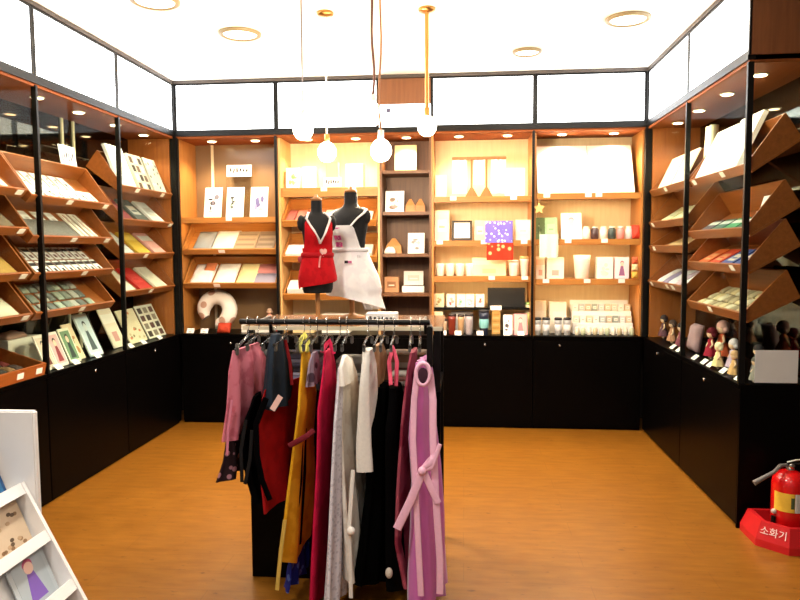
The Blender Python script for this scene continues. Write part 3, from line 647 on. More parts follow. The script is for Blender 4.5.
put(carton('cream_box', .1, .1, .2, 'F4E8CC'), F, LX('B', 441, 180, .15), .1, h=.001, label='cream box at the left end of the top shelf beside the towel rack', cat='box')
F = shelf(C4, 'B', a, 1.665, tags=(.06, .52, .93))
put(carton('cream_box', .13, .1, .27, 'F1DCC0', 'label', ('F7EEDC', 'D8A890')), F, LX('B', 442, 222, .15), .1, h=.001, label='tall cream box at the left end of the second shelf', cat='box')
fo = card('picture_frame', .18, .18, .018, '2C231C', None); put(fo, F, LX('B', 462, 228, .15), .12, h=.001, lean=78, label='dark framed white picture on the second shelf', cat='frame')
art(MB().box(-.07, .07, .02, .16, .0183, .0195, col('F1ECE2')), .18, .18, .0195, 'label', ('E6DDD0', 'CFC4B4')).obj('picture', fo)
put(carton('pink_box', .1, .08, .18, 'E8B8A8', 'label', ('F0D4C8', 'D89888')), F, LX('B', 480, 227, .15), .1, h=.001, label='pink box left of the purple dotted cloth', cat='box')
FT = WB @ T(0, .028, 1.67)
put(hang('dotted_cloth', .24, .19, '', mat=pattern('violet_dots', '7A6ACB', 'F2EEF8', 34, .28), n=2), WB, LX('B', 499, 226, .02), .03, h=1.835, label='violet cloth with white dots hanging over the second shelf edge', cat='cloth')
put(hang('flower_cloth', .23, .15, '', mat=pattern('red_flowers', 'E0351F', 'F6B07A', 18, .25), n=2), WB, LX('B', 500, 243, .02), .03, h=1.642, label='red cloth with orange flowers hanging below the violet dotted one', cat='cloth')
put(carton('white_box', .13, .1, .18, 'F2ECE0', 'label', ('F8F4EA', 'E8D8C0')), F, LX('B', 523, 226, .15), .1, h=.001, label='white box at the right end of the second shelf behind the cloths', cat='box')
F = shelf(C4, 'B', a, 1.35, tags=(.6, .94))
for i in range(4): put(tumbler('tea_cup', .04, .11, 'F1EADC'), F, LX('B', 440+10*i, 262, .1), .11, h=.001, label='white tea cup in the row of four on the third shelf', cat='cup', group='four white tea cups')
put(carton('cream_box', .3, .14, .16, 'F2E3B4', 'band', ('F6EAC6', 'E8D49A')), F, LX('B', 489, 262, .15), .08, h=.001, label='wide pale yellow box on the third shelf', cat='box')
put(tumbler('tea_jar', .045, .12, 'F0E8DA', 'E8DCC4'), F, LX('B', 514, 264, .1), .09, h=.001, label='lidded cream tea jar right of the pale yellow box', cat='jar')
put(tumbler('tea_jar', .04, .15, 'F4EEE4', 'E0C890'), F, LX('B', 525, 262, .1), .13, h=.001, label='taller lidded cream jar at the right end of the third shelf', cat='jar')
F = shelf(C4, 'B', a, 1.065, depth=.2, yf=.12, tags=(), led=False, m=BMETAL, th=.02)
put(carton('small_carton', .09, .1, .12, 'F1E8C8', 'ink', ('C8B888', 'A89868'), 2), F, LX('B', 439, 296, .2), .05, h=.001, label='small cream carton at the left end of the black riser', cat='box')
cs = [('E8A8A0', 'D86A6A'), ('9CC4B8', '6AA890'), ('A8C0D0', '6A94A8'), ('E0B0A8', 'C8605A')]
for i, px in enumerate((451, 461, 470, 480)): put(carton('small_carton', .078, .1, .115, 'F6F2EC', 'ink', cs[i], 30+i), F, LX('B', px, 297, .2), .05, h=.001, label=['white carton with pink drawing, first of four on the black riser', 'white carton with green drawing on the black riser', 'white carton with blue drawing on the black riser', 'white carton with rose drawing beside the black screen'][i], cat='box')
sc = carton('tablet_screen', .33, .02, .175, '070708'); put(sc, F, LX('B', 506, 298, .2), .035, h=.001, label='blank black screen on the riser above the tumblers', cat='screen')
F = fr('B', 0, ZC+.001)
def bx(px, py, y, w, d, h, c, lab, a_=None, ink=(), s=1, nm='small_box', dz=.001): put(carton(nm, w, d, h, c, a_, ink, s), F, LX('B', px, py, y), y, h=dz, label=lab, cat='box')
bx(438, 316, .1, .085, .08, .2, 'EBDDBA', 'tall cream box at the left end of the tumbler row')
bx(462, 314, .2, .2, .08, .19, 'F0EBE4', 'wide white box behind the brown tumblers')
for px, r_, h_, c, ld, bd, lab in ((444, .03, .12, 'C9A88A', '3A2A24', None, 'tan tumbler with dark lid beside the tall cream box'), (452, .036, .165, '7A2E20', '2A1E1C', None, 'red brown tumbler with dark lid'), (461, .03, .16, 'B8956E', '2A2220', None, 'beige tumbler with dark lid between the red brown and lilac ones'), (469, .036, .165, 'B0A4A8', '2A2224', None, 'lilac grey tumbler with dark lid'), (484, .045, .2, '2A3044', '1E1E26', '6FA8A8', 'dark blue tumbler with teal band')):
    put(tumbler('tumbler', r_, h_, c, ld, bd), F, LX('B', px, 325, .08), .075, h=.001, label=lab, cat='tumbler')
bx(496, 320, .1, .075, .08, .215, 'C89A52', 'tan carton right of the dark blue tumbler', 'stripes', ('D8B070', 'B8863E'))
bx(496, 306, .09, .1, .1, .035, 'F4F1EC', 'flat white box lying on top of the tan carton', dz=.2175)
put(card('postcard', .08, .18, .004, 'F3EEE8', 'ink', ('6A5A58', 'D8B8B0', '3A3432'), 44), F, LX('B', 508, 322, .07), .06, h=.001, lean=76, label='white postcard with small dark figure on the counter', cat='card')
put(card('postcard', .12, .19, .004, 'EBA0A0', 'figure', ('F0B4AE', 'E07A80', 'F0C8B8', 'C86068'), 45), F, LX('B', 520.5, 322, .07), .05, h=.001, lean=76, label='pink postcard with a rose figure on the counter', cat='card')
put(tumbler('glass_jar', .04, .26, 'E8E4B8', '8CB86A', 'D8DC8A'), F, LX('B', 529, 305, .15)+.005, .2, h=.001, label='tall pale jar with green lid beside the post', cat='jar')
for i, px in enumerate((443, 458, 480, 507, 521)): put(card('price_card', .06, .042, .003, 'F4EFEA', 'band', ('E0D6D0', 'C8BEB8')), F, LX('B', px, 331, .02), .012, h=.001, lean=60, label='small white price card in front of the tumblers on the back counter', cat='price card', group='price cards in front of the tumblers')

# ---- back wall, right cabinet
a = B5
F = shelf(C5, 'B', a, 2.065, tags=(.1, .5, .6))
put(card('poster_board', .44, .47, .02, 'F6F1E8', 'label', ('F9F5EE', 'F2EADD')), F, LX('B', 562, 160, .2), .06, h=.001, lean=66, label='large white board leaning on the top right back shelf, left one', cat='board')
put(card('poster_board', .38, .47, .02, 'F7F0DE', 'label', ('FAF5E8', 'F3E8D0')), F, LX('B', 610, 160, .2), .06, h=.001, lean=66, label='large ivory board leaning on the top right back shelf, right one', cat='board')
F = shelf(C5, 'B', a, 1.67, tags=(.31, .66))
put(card('green_print', .09, .2, .008, '5E7A48', 'ink', ('4A6238', '8AA070'), 8), F, LX('B', 541, 222, .15), .16, h=.001, lean=78, label='dark green card at the left end of the second right shelf', cat='card')
put(card('green_print', .11, .2, .008, '9CCB9E', 'label', ('B8DAB4', '8ABF90')), F, LX('B', 552, 222, .15), .16, h=.001, lean=78, label='light green card beside the dark green one', cat='card')
star = MB().poly([((.055 if k % 2 == 0 else .024)*math.cos(math.pi/2+k*math.pi/5), .055+(.055 if k % 2 == 0 else .024)*math.sin(math.pi/2+k*math.pi/5)) for k in range(10)], 0, .012, col('E8C070')).obj('star_ornament')
put(star, WB, LX('B', 539, 207, .03), .036, h=1.885, lean=88, label='gold star ornament hanging above the green cards', cat='ornament')
MB().tube([(0, .108, .006), (0, .14, .006)], .0015, col('D8CBB0')).obj('string', star)
put(hang('green_towel', .16, .2, 'C9E3C8', n=2), WB, LX('B', 549, 240, .02), .03, h=1.715, label='pale green towel hanging over the second right shelf edge', cat='towel')
put(card('white_print', .18, .24, .008, 'F6F3EE', 'figure', ('F3F0EC', 'C9C6CE', 'D0CCD0', '8A88A0'), 9), F, LX('B', 572, 224, .15), .13, h=.001, lean=77, label='white print with faint grey figure on the second right shelf', cat='print')
cs = ['EDE4D8', '4A3638', 'E8DED2', '3E4A48', 'D88A84', 'C9C0BE']
for i in range(6): put(jar('tea_tin', .034, .11, cs[i], 'E8DCCC'), F, LX('B', 587+8.6*i, 232, .1), .1, h=.001, label=['ivory tea tin, first of the row of six', 'dark maroon tea tin beside the ivory one', 'cream tea tin in the middle of the row of six', 'dark green tea tin in the row of six', 'pink tea tin beside the dark green one', 'pale grey tea tin, last of the row of six'][i], cat='tin')
put(pad('red_pouch', .07, .12, .05, 'C8402E', 9), F, LX('B', 637.5, 235, .1)-.01, .06, h=.001, lean=75, label='red cloth pouch against the side of the second right shelf', cat='pouch')
F = shelf(C5, 'B', a, 1.322, tags=(.1, .5, .83))
bx2 = lambda px, y, w, d, h, c, lab, a_=None, ink=(), s=1: put(carton('gift_carton', w, d, h, c, a_, ink, s), F, LX('B', px, 265, y), y, h=.001, label=lab, cat='box')
bx2(541, .1, .08, .1, .2, 'F4E4D6', 'pale peach carton at the left end of the third right shelf', 'band', ('F2C8B0', 'D8A890'))
bx2(556, .12, .15, .12, .19, 'F5F1EA', 'white carton with grey lettering band on the third right shelf', 'band', ('F8F5F0', 'B8B0A8'))
put(tumbler('white_vase', .075, .21, 'F6F3EC'), F, LX('B', 583, 262, .12), .14, h=.001, label='wide white vase in the middle of the third right shelf', cat='vase')
bx2(606, .1, .14, .1, .19, 'F4F1E6', 'white carton with pale green print right of the vase', 'ink', ('D8E4D0', 'C8D8C8'), 3)
bx2(623, .1, .12, .1, .19, 'E6D4E0', 'lilac carton with dark pink figure on the third right shelf', 'figure', ('EAD8E6', '8A5A88', 'E8C6B8', 'A8507A'), 3)
for i, (z, c) in enumerate(((.0, 'D8A84A'), (.065, 'E8C89A'), (.125, 'C85A3A'))):
    put(pad('charm_pouch', .05, .06, .03, c, 3+i), WB, LX('B', 636, 262, .03)-.01, .032, h=1.33+z, lean=85, label=['ochre charm pouch, lowest of three by the corner post', 'cream charm pouch, middle of three by the corner post', 'orange red charm pouch, topmost of three by the corner post'][i], cat='pouch')
F = fr('B', 0, ZC+.001)
bx(540, 305, .2, .11, .1, .29, 'F0E2C8', 'tall cream carton at the left of the right back counter', 'label', ('F4EAD6', 'E8D4B4'))
bx(558, 305, .2, .15, .1, .28, 'F1EADB', 'tall ivory carton behind the black lidded tumblers', 'label', ('F6F1E6', 'E2D6C0'))
for i, px in enumerate((537, 546, 558, 567)):
    put(tumbler('clear_tumbler', .034, .135, 'A8A8A8', '17171A', 'C8C4C4'), F, LX('B', px, 326, .08), .07, h=.001, label='grey tumbler with black lid in the row of four on the right back counter', cat='tumbler', group='four black lidded tumblers')
ri = empty('acrylic_riser', F @ T(LX('B', 602, 310, .2), .15, 0), 'stepped white riser holding small trinkets on the right back counter', 'stand')
wr = .26
MB().bbox(-wr, wr, .07, .2, .0, .20, WHITE, .003).obj('step', ri); MB().bbox(-wr, wr, .0, .069, .0, .1, WHITE, .003).obj('step', ri)
MB().bbox(-wr, wr, .21, .216, .0, .29, WHITE, .002).obj('back_board', ri)
cs = ['EFEAE2', 'D8CBB4', 'B8C4C8', 'E8D8C8', 'C8BCA8', 'F2EEE8', '9CA8A0', 'E0D0B8', 'D0D4D8']
xs = [LX('B', 578+7*i, 325, .1) for i in range(8)]
for lev, (y, z) in enumerate(((.235, .201), (.165, .101))):
    for i in range(9): 
        x = LX('B', 602, 310, .2)-wr+.03+i*(2*wr-.06)/8
        put(carton('trinket_box', .048, .035, .06, cs[(i*2+lev*3) % 9], 'label', ('F4F0E8', '8A8078')), F, x, y, h=z+.0005, label=['small trinket box on the upper step of the white riser', 'small trinket box on the lower step of the white riser'][lev], cat='trinket', group=['trinkets on the upper step', 'trinkets on the lower step'][lev])
for i in range(10):
    x = LX('B', 602, 310, .2)-wr+.025+i*(2*wr-.05)/9
    put(jar('trinket_jar', .02, .07, ['D8D0B8', 'B8C0A0', 'E8E0D0', 'C0B090'][i % 4], 'E8E0D0'), F, x, .08, h=.001, label='small pale jar in front of the white riser on the right back counter', cat='jar', group='small jars before the riser')

# ---- right wall, far cabinet
a = -6.085
F = tray(RB, 'R', a, 2.04, .3, 33, hs=.15, tags=(.45,))
put(card('print_folder', .34, .3, .012, 'F0E4C4', 'label', ('F4EBD2', 'E4D4A8')), F, -5.82, .015, lean=32, label='wide cream folder on the top tray next to the back right corner', cat='folder')
put(card('print_folder', .3, .3, .012, 'EFE6D2', 'label', ('F4EEDC', 'E0D2B0')), F, -5.46, .015, lean=32, label='ivory folder beside the wide cream one on the top right tray', cat='folder')
put(mk('paper_roll', (1,), lambda: MB().lathe([(.03, 0), (.03, .28), (.02, .28), (.02, .01)], cloth('E9D9B4'), 16)), F, -5.27, .22, h=.03, lean=-36, label='tall cream paper roll standing at the back of the top right tray', cat='paper roll')
put(mk('paper_roll', (1,), None), F, -5.19, .22, h=.03, lean=-36, label='cream paper roll nearest the post on the top right tray', cat='paper roll')
F = tray(RB, 'R', a, 1.775, .3, 33, hs=.15, tags=(.1,))
for i, (x, c) in enumerate(((-5.88, 'D8CFA0'), (-5.58, 'C8C49A'), (-5.28, 'DAD0AC'))):
    put(card('pale_booklet', .26, .25, .01, c, 'label', ('E4DCB8', 'B8B088')), F, x, .015, label=['pale khaki booklet next to the back right corner', 'sage booklet in the middle of the second far right tray', 'straw coloured booklet nearest the post on the second far right tray'][i], cat='booklet')
F = tray(RB, 'R', a, 1.575, .28, 24, hs=.09, tags=(.15,))
put(card('flat_envelope', .5, .2, .01, 'DDB98A'), F, -5.6, .015, label='tan envelope lying in the third far right tray', cat='envelope')
F = tray(RB, 'R', a, 1.285, .3, 31, hs=.12, tags=(.1, .55, .7))
for i in range(5): put(pad('wrapped_pack', .12, .22, .03, ['D8D0D4', '8A7A9A', 'C8C4CC', 'B09AA8', 'E0DCDC'][i], i, .35), F, -5.9+.16*i, .015, label=['pale grey', 'violet', 'silver grey', 'dusty mauve', 'off white'][i]+' wrapped pack in the lowest far right tray', cat='pack')
# ---- right wall, near cabinet
a = -5.04
F = tray(RA, 'R', a, 2.03, .3, 34, tags=(.08, .6), hs=.16)
put(card('large_album', .36, .36, .03, 'F1EEE8', 'label', ('F4F2EE', 'D8D6DC')), F, -4.8, .012, lean=31, label='large white album, left of two on the top near right tray', cat='album')
put(card('large_album', .33, .38, .03, 'F4EFE6', 'label', ('F7F4EE', 'EBE4D8')), F, -4.43, .012, lean=31, label='large ivory album nearest the end post on the top right tray', cat='album')
put(carton('blue_box', .16, .2, .03, 'C9D4E0'), F, -4.17, .02, label='slim pale blue box in the top right tray behind the end glass', cat='box')
F = tray(RA, 'R', a, 1.675, .3, 32, tags=(), hs=.16)
for i, (c, lab) in enumerate((('5A4A50', 'dark plum'), ('4E6A5E', 'teal grey'), ('3E8A58', 'bright green'), ('2E5A44', 'deep green'))):
    put(card('slim_book', .18, .16, .012, c, 'band', ('C8C8C0', c)), F, -4.9+.21*i, .012, label=lab+' slim book lying in the second near right tray', cat='book')
put(card('paper_sheet', .16, .12, .003, 'F0EAE6'), F, -4.18, .16, h=.02, lean=42, label='white paper sheet on the second near right tray behind the end glass', cat='paper')
F = tray(RA, 'R', a, 1.465, .3, 30, tags=(.8,), hs=.16)
for i, (c, lab) in enumerate((('E0622A', 'bright orange'), ('D8482A', 'red orange'), ('4A5A9A', 'slate blue'), ('34488A', 'deep blue'))):
    put(card('slim_book', .18, .2, .012, c, 'label', ('E8D8C8' if i > 1 else 'F0A070', c)), F, -4.9+.21*i, .012, label=lab+' slim book lying in the third near right tray', cat='book')
F = tray(RA, 'R', a, 1.19, .3, 27, tags=(.45,), hs=.16)
r0 = random.Random(5)
for j in range(3):
    row(F, [x+r0.uniform(-.01, .01) for x in lins(-4.97, -4.1, 9)], .012+.09*j, lambda i: pad('small_packet', .075, .08, .02, ['C8B48A', 'B0A080', '9A8A6E', 'D0C4A8'][(i*3+j) % 4], i % 3), 'small beige packet among many in the lowest near right tray', 'packet', 'beige packets in the lowest near right tray')
F = fr('R', 0, ZC+.001)
D = [(662, 335, .14, .2, '5A3440', '3A2A2E', 'dark plum doll at the far end of the right counter'), (672, 338, .12, .19, 'B07A5E', '4A3430', 'brown dressed doll on the right counter near the far post'), (681, 336, .1, .2, '7A3A48', '2E2226', 'wine coloured doll beside the far post on the right counter'),
     (696, 342, .16, .22, 'A87A80', '7A4A54', 'grey pink fabric bag standing right of the far post'), (711, 344, .15, .22, '9A1830', '6A1424', 'crimson doll in the middle of the right counter'),
     (722, 340, .22, .27, 'D8603A', 'E0A8A0', 'tall doll in an orange dress with pink hair'), (718, 362, .06, .17, 'E6C894', 'E8D4B0', 'cream yellow doll at the right counter edge'), (733, 352, .13, .2, 'B8A0B8', 'D8CCD4', 'lavender doll with pale hair near the end post'),
     (734, 366, .05, .16, 'C99A66', 'B8906A', 'tan doll beside the end post'), (758, 352, .2, .19, '6A6068', '3A3438', 'dark grey doll behind the end glass'), (755, 372, .1, .15, '8A8078', '5A5450', 'taupe doll behind the end glass above the white sheet')]
for i, (px, py, y, h, c, hr_, lab) in enumerate(D):
    o = pad('fabric_bag', .17, .2, .07, 'A8848A', 12) if i == 3 else doll('souvenir_doll', h, c, hr_, seed=i)
    put(o, F, max(-6.0, LX('R', px, py, y)), y, lean=80 if i == 3 else 0, h=.001, label=lab, cat='bag' if i == 3 else 'doll')
for i, (px, py) in enumerate(((671, 345), (677, 350), (693, 357), (702, 363), (708, 368), (721, 372), (736, 380))):
    put(card('price_card', .07, .045, .003, 'F4EFEA', 'band', ('E0D6D0', 'C8BEB8')), F, LX('R', px, py, .02), .018, h=.001, lean=40, label='small white price card on the right counter edge in front of the dolls', cat='price card', group='price cards in front of the dolls')
p0, p1 = onY(755, 350, YE), onY(797, 383, YE)
o = MB().box(0, p1.x-p0.x, -.002, 0, p1.z-p0.z, 0, pm('notice_paper', 'C9CCCB', .6, noise=.03)).obj('notice_sheet'); o.matrix_world = T(p0.x, YE-.0025, p0.z)
tag(o, 'blank pale grey sheet fixed to the bottom of the end glass', 'paper')
# ---------------------------------------------------------------- garment rack table
X0, X1, Y0, Y1, ZTOP = -1.03, -.11, 3.19, 3.75, 1.235
rk = empty('rack_table', T(0, 0, 0), 'black display table with glossy brown top and hanging rail, middle of the floor', 'display table')
MB().bbox(X0-.02, X1+.01, Y0, Y1, ZTOP-.016, ZTOP, wood('brown_gloss_top', '5A4434', '6A5242', .12, 'X'), .003).obj('table_top', rk)
MB().box(X0-.02, X1+.01, Y0-.006, Y0-.0005, ZTOP-.018, ZTOP, pm('pale_edge', 'CFC8AE', .35)).obj('edge_strip', rk, label='pale edge strip')
MB().bbox(X0, X1, Y0, Y0+.02, .0, .93, BLACK, .002).obj('front_panel', rk)
MB().bbox(X0+.001, X1-.001, Y0+.021, Y1-.03, .91, .93, BLACK, .002).obj('inner_shelf', rk)
for x in (X0, X1-.03):
    MB().box(x, x+.03, Y1-.029, Y1, 0, ZTOP-.017, BMETAL).obj('leg', rk)
    MB().box(x, x+.03, Y0+.001, Y0+.03, .931, ZTOP-.017, BMETAL).obj('post', rk)
RY_, RZL = 2.97, 0
pl, pr = onY(240, 322, RY_), onY(430, 322, RY_); RZL = (pl.z+pr.z)/2
MB().tube([(pl.x, RY_, RZL), (pr.x, RY_, RZL)], .0125, BMETAL, 12).obj('hanging_rail', rk)
for x in (pl.x+.08, pr.x-.03): MB().tube([(x, RY_+.013, RZL), (x, Y0-.03, RZL), (x, Y0-.007, ZTOP-.03)], .009, BMETAL, 8).obj('bracket', rk)
q = onY(427, 340, RY_)
MB().bbox(pr.x-.012, pr.x+.012, RY_-.05, RY_+.03, RZL-.19, RZL-.013, BMETAL, .004).obj('end_drop', rk)
F = T(0, 0, .931)
def st(o, px, py, y, lab, cat): put(o, T(0, 0, .931), onY(px, py, y).x, y, h=.001, label=lab, cat=cat)
st(folded('folded_cloth', .2, .2, 5, ('8E8A84', 'A8A49C', '7A766E')), 356, 370, 3.4, 'stack of folded grey cloths on the inner shelf of the display table', 'cloth')
st(carton('storage_box', .22, .2, .13, '7A5A3C', 'label', ('9A8A78', '5A4030')), 404, 345, 3.45, 'brown storage box on the inner shelf of the display table', 'box')
st(folded('folded_cloth', .1, .08, 3, ('B8AFA8', '9A6A60', 'CFC4B8')), 402, 380, 3.3, 'small bundle of cream and rose cloth before the brown storage box', 'cloth')
st(folded('folded_cloth', .22, .2, 6, ('4A4440', '6A5A50', '3A3634')), 268, 350, 3.4, 'stack of dark folded cloth at the left of the inner shelf', 'cloth')
st(folded('folded_cloth', .18, .2, 6, ('8A86A0', 'A8A4B8', '6A6678')), 300, 345, 3.4, 'stack of lavender folded cloth on the inner shelf behind the yellow apron', 'cloth')
put(carton('label_box', .15, .1, .05, 'ECEAE8', 'script', ('2A282A', '4A484A'), 6), T(0, 0, ZTOP), onY(381, 314, 3.3).x, 3.3, h=.001, label='white box with black script on the table top beside the white apron', cat='box')

# ---------------------------------------------------------------- garments: soft folded cloth hung edge-on
YN, YF = 2.80, 3.14
def ribbon(rows, th=.02, folds=3, amp=.012, seed=0, mat=None, yn=YN, yf=YF, n=40, cap=True, top_in=.55, mb=None, hem=0):
    """cloth tube: each row (py, near px, far px) of the photo gives height and where the near and far edges hang"""
    r = random.Random(seed); ph = r.random()*6; pts = []
    yc = (yn+yf)/2
    rows = sorted(rows)
    fine = []
    for i in range(len(rows)-1):
        (a0, b0, c0), (a1, b1, c1) = rows[i], rows[i+1]; k = max(2, int((a1-a0)/14))
        for j in range(k): u = j/k; fine.append((a0+(a1-a0)*u, b0+(b1-b0)*u, c0+(c1-c0)*u))
    fine.append(rows[-1]); rings = []
    L = fine[-1][0]-fine[0][0]
    for (py, pa, pb) in fine:
        z = onY((pa+pb)/2, py, yc).z; u = (py-fine[0][0])/L
        sq = top_in+(1-top_in)*min(1, u*5)                     # shoulders slope in at the hanger
        N_, F_ = Vector((onY(pa, py, yn).x, yn)), Vector((onY(pb, py, yf).x, yf))
        mid = (N_+F_)/2; d = F_-N_; nrm = Vector((d.y, -d.x)).normalized()
        ring = []
        for i in range(n):
            A = 2*math.pi*i/n; ca, sa = math.cos(A), math.sin(A)
            along = mid-d*.5*ca*sq
            off = th*.5*(abs(sa)**.6)*(1 if sa > 0 else -1)*(.7+.6*u)
            wv = amp*(.25+.9*u)*(math.sin(folds*math.pi*ca+ph+.8*u)+.5*math.sin(folds*1.7*math.pi*ca+ph*2+1.3*math.sin(3*u)))
            p = along+nrm*(off+wv)
            zz = z+hem*u*u*(.5*math.sin(3*ca+ph))
            ring.append((p.x, p.y, zz))
        rings.append(ring)
    mb = mb or MB()
    mb.loft(rings, mat, caps=True); return mb
def strip(pts, w, m, mb=None, y=2.85, th=.35):                # flat cloth ribbon along photo points (px, py, depth)
    mb = mb or MB()
    P = [onY(a, b, c) for a, b, c in pts]
    Q = []
    for i in range(len(P)-1):
        for j in range(4): Q.append(P[i].lerp(P[i+1], j/4))
    Q.append(P[-1])
    return mb.tube(Q, w, m, 10, flat=th, ref=(.05, 1, .1))
PINK = pattern('pink_linen', 'D0788A', 'C26478', 14, .45, kind='NOISE')
FLOR = pattern('dark_floral', '2A1C22', 'B08090', 26, .3)
def garment(name, label, rows, mat, **k):
    o = ribbon(rows, mat=mat, **k).obj(name); return tag(o, label, 'apron')
g1 = garment('pink_apron', 'pink apron with dark flowered hem at the left end of the rail', [(346, 231, 262), (365, 230, 268), (400, 229, 267), (432, 227, 258)], PINK, seed=1, amp=.014, folds=3, top_in=.85)
ribbon([(432, 227, 258), (450, 226, 252), (470, 224, 244)], mat=FLOR, seed=1, amp=.02, folds=3, top_in=1).obj('flowered_hem', g1, label='dark flowered hem band')
strip([(232, 400, 2.79), (228, 430, 2.79), (227, 455, 2.79)], .006, cloth('C87890'), th=.4).obj('tie', g1)
g2 = garment('black_apron', 'black apron with dangling ties, second from the left on the rail', [(394, 250, 264), (410, 244, 266), (430, 240, 266), (470, 246, 266), (497, 254, 270)], cloth('060506', .95), seed=2, amp=.01, yn=2.84, yf=3.13, hem=.05)
mbt = strip([(246, 420, 2.81), (241, 450, 2.81), (242, 482, 2.81)], .008, cloth('0E0C0E')); strip([(252, 430, 2.81), (250, 460, 2.81), (245, 484, 2.81)], .008, cloth('0E0C0E'), mbt)
mbt.obj('tie', g2)
g3 = garment('red_apron', 'dark red apron with black edge and pale tag, below the navy one', [(383, 262, 303), (400, 258, 303), (430, 255, 303), (470, 259, 301), (500, 262, 299)], pattern('deep_red_cloth', 'A30D12', '960A10', 16, .45, kind='NOISE'), seed=3, amp=.006, folds=2, th=.016, top_in=.9)
mbt = strip([(266, 398, 2.785), (256, 425, 2.785), (257, 455, 2.785), (262, 480, 2.785), (270, 500, 2.785)], .013, cloth('050405', .95)); mbt.obj('piping', g3, label='black edge binding')
MB().box(-.012, .012, -.002, 0, -.04, .03, col('E0B8B0')).obj('tag', g3, label='pale pink paper tag').matrix_world = T(*onY(277, 402, 2.78)) @ RY(R(32))
strip([(285, 340, 2.95), (290, 362, 2.95), (292, 385, 2.95)], .008, cloth('7A0C12')).obj('neck_strap', g3)
g4 = garment('navy_apron', 'short dark navy apron folded narrow over the red apron', [(334, 272, 279), (346, 269, 284), (372, 266, 290), (400, 264, 288), (406, 268, 284)], cloth('1A2634'), seed=4, amp=.012, folds=2, th=.05, yn=2.82, yf=3.0, top_in=.4)
g5 = garment('yellow_apron', 'mustard yellow apron with maroon waist tie near the middle left of the rail', [(348, 300, 310), (365, 300, 313), (400, 299, 317), (440, 294, 314), (480, 289, 316), (520, 285, 315), (548, 283, 311)], pattern('mustard_cloth', 'DCA422', 'CE9416', 10, .45, kind='NOISE'), seed=5, amp=.009, folds=2, th=.03, hem=.06)
strip([(302, 352, 2.86), (300, 342, 2.9), (304, 334, 2.97), (308, 342, 2.94), (307, 352, 2.9)], .011, cloth('DCD66A'), th=.6).obj('neck_strap', g5, label='pale yellow neck strap')
strip([(289, 446, 2.775), (298, 441, 2.772), (307, 436, 2.775), (314, 430, 2.79)], .012, cloth('6A1420')).obj('tie', g5, label='maroon waist tie')
strip([(285, 520, 2.77), (281, 550, 2.77), (277, 590, 2.77)], .009, cloth('C8A850')).obj('hanging_tie', g5, label='long pale yellow tie')
g6 = garment('blue_print_apron', 'long apron with blue patterned hem showing below the yellow one', [(380, 303, 309), (470, 299, 308), (540, 290, 307)], cloth('08080C', .95), seed=6, amp=.008, yn=2.86, yf=3.12, th=.02)
ribbon([(540, 290, 307), (560, 287, 307), (579, 284, 306)], mat=pattern('blue_flowers', '1C2A8A', '5A78D0', 22, .3), seed=6, amp=.014, yn=2.86, yf=3.12, top_in=1).obj('patterned_hem', g6, label='blue flowered hem')
g7 = garment('crimson_apron', 'long crimson apron left of the white aprons', [(350, 321, 334), (368, 319, 337), (400, 317, 336), (450, 316, 335), (500, 313, 332), (550, 310, 329), (599, 308, 325)], pattern('crimson_cloth', 'C81446', 'B60E3C', 9, .45, kind='NOISE'), seed=7, amp=.008, folds=2, th=.022)
strip([(322, 352, 2.87), (329, 340, 2.96), (334, 354, 2.93)], .009, cloth('C01848')).obj('neck_strap', g7)
g8 = garment('lavender_apron', 'short lavender grey apron tucked beside the crimson one', [(352, 311, 318), (368, 309, 320), (384, 309, 317)], pattern('lavender_grey', '9A8A9C', '4A3A48', 18, .4), seed=8, amp=.006, th=.02, yn=2.84, yf=2.98)
g9 = garment('lace_apron', 'long pale grey lace apron at the front of the white garments', [(366, 338, 345), (400, 336, 346), (440, 334, 347), (480, 332, 349), (520, 330, 350), (560, 328, 350), (598, 326, 349)], pattern('grey_lace', 'DAD9E4', 'C2C1CE', 60, .35), seed=9, amp=.01, folds=3, th=.03, yn=2.78, yf=3.02, hem=.03)
g10 = garment('white_apron', 'long off white apron right of the lace one', [(360, 342, 352), (375, 340, 357), (420, 341, 358), (470, 343, 361), (520, 346, 365), (568, 349, 367)], pattern('off_white_linen', 'E4DFD6', 'D6CDC2', 12, .45, kind='NOISE'), seed=10, amp=.014, folds=3, th=.04, yn=2.84)
mbt = ribbon([(356, 342, 347), (364, 340, 351), (382, 341, 352)], mat=cloth('F2F0EA'), th=.03, amp=.003, yn=2.79, yf=2.98, top_in=.4); mbt.obj('collar', g10, label='bright white shoulder')
mbt = strip([(353, 470, 2.79), (349, 530, 2.77), (350, 562, 2.77), (351, 598, 2.77)], .009, cloth('DAD6D0')); mbt.ball(onY(351, 531, 2.76), .018, cloth('E8E4DE')).obj('tie', g10, label='white tie with knot')
g11 = garment('tan_apron', 'tan short apron behind the pale grey one', [(344, 373, 384), (360, 372, 386), (385, 371, 381), (405, 370, 377)], cloth('A8825E'), seed=11, amp=.008, th=.03, yn=2.9)
g12 = garment('light_grey_apron', 'pale grey narrow apron in the middle right of the rail', [(349, 364, 372), (365, 362, 376), (400, 361, 376), (440, 360, 375), (466, 361, 374)], cloth('DEDBD4'), seed=12, amp=.012, folds=2, th=.05, yn=2.8, yf=2.98)
g13 = garment('black_dress_apron', 'long black apron right of the pale grey one', [(385, 377, 388), (420, 374, 392), (480, 370, 394), (540, 364, 394), (572, 361, 394)], cloth('040404', .95), seed=13, amp=.015, folds=3, th=.06, yn=2.86, yf=3.15)
g14 = garment('black_skirt_apron', 'long black apron with pink and red neck strap', [(385, 390, 400), (420, 388, 407), (480, 390, 406), (540, 392, 408), (576, 394, 408)], cloth('060506', .95), seed=14, amp=.012, folds=3, th=.06, yn=2.83, yf=3.13)
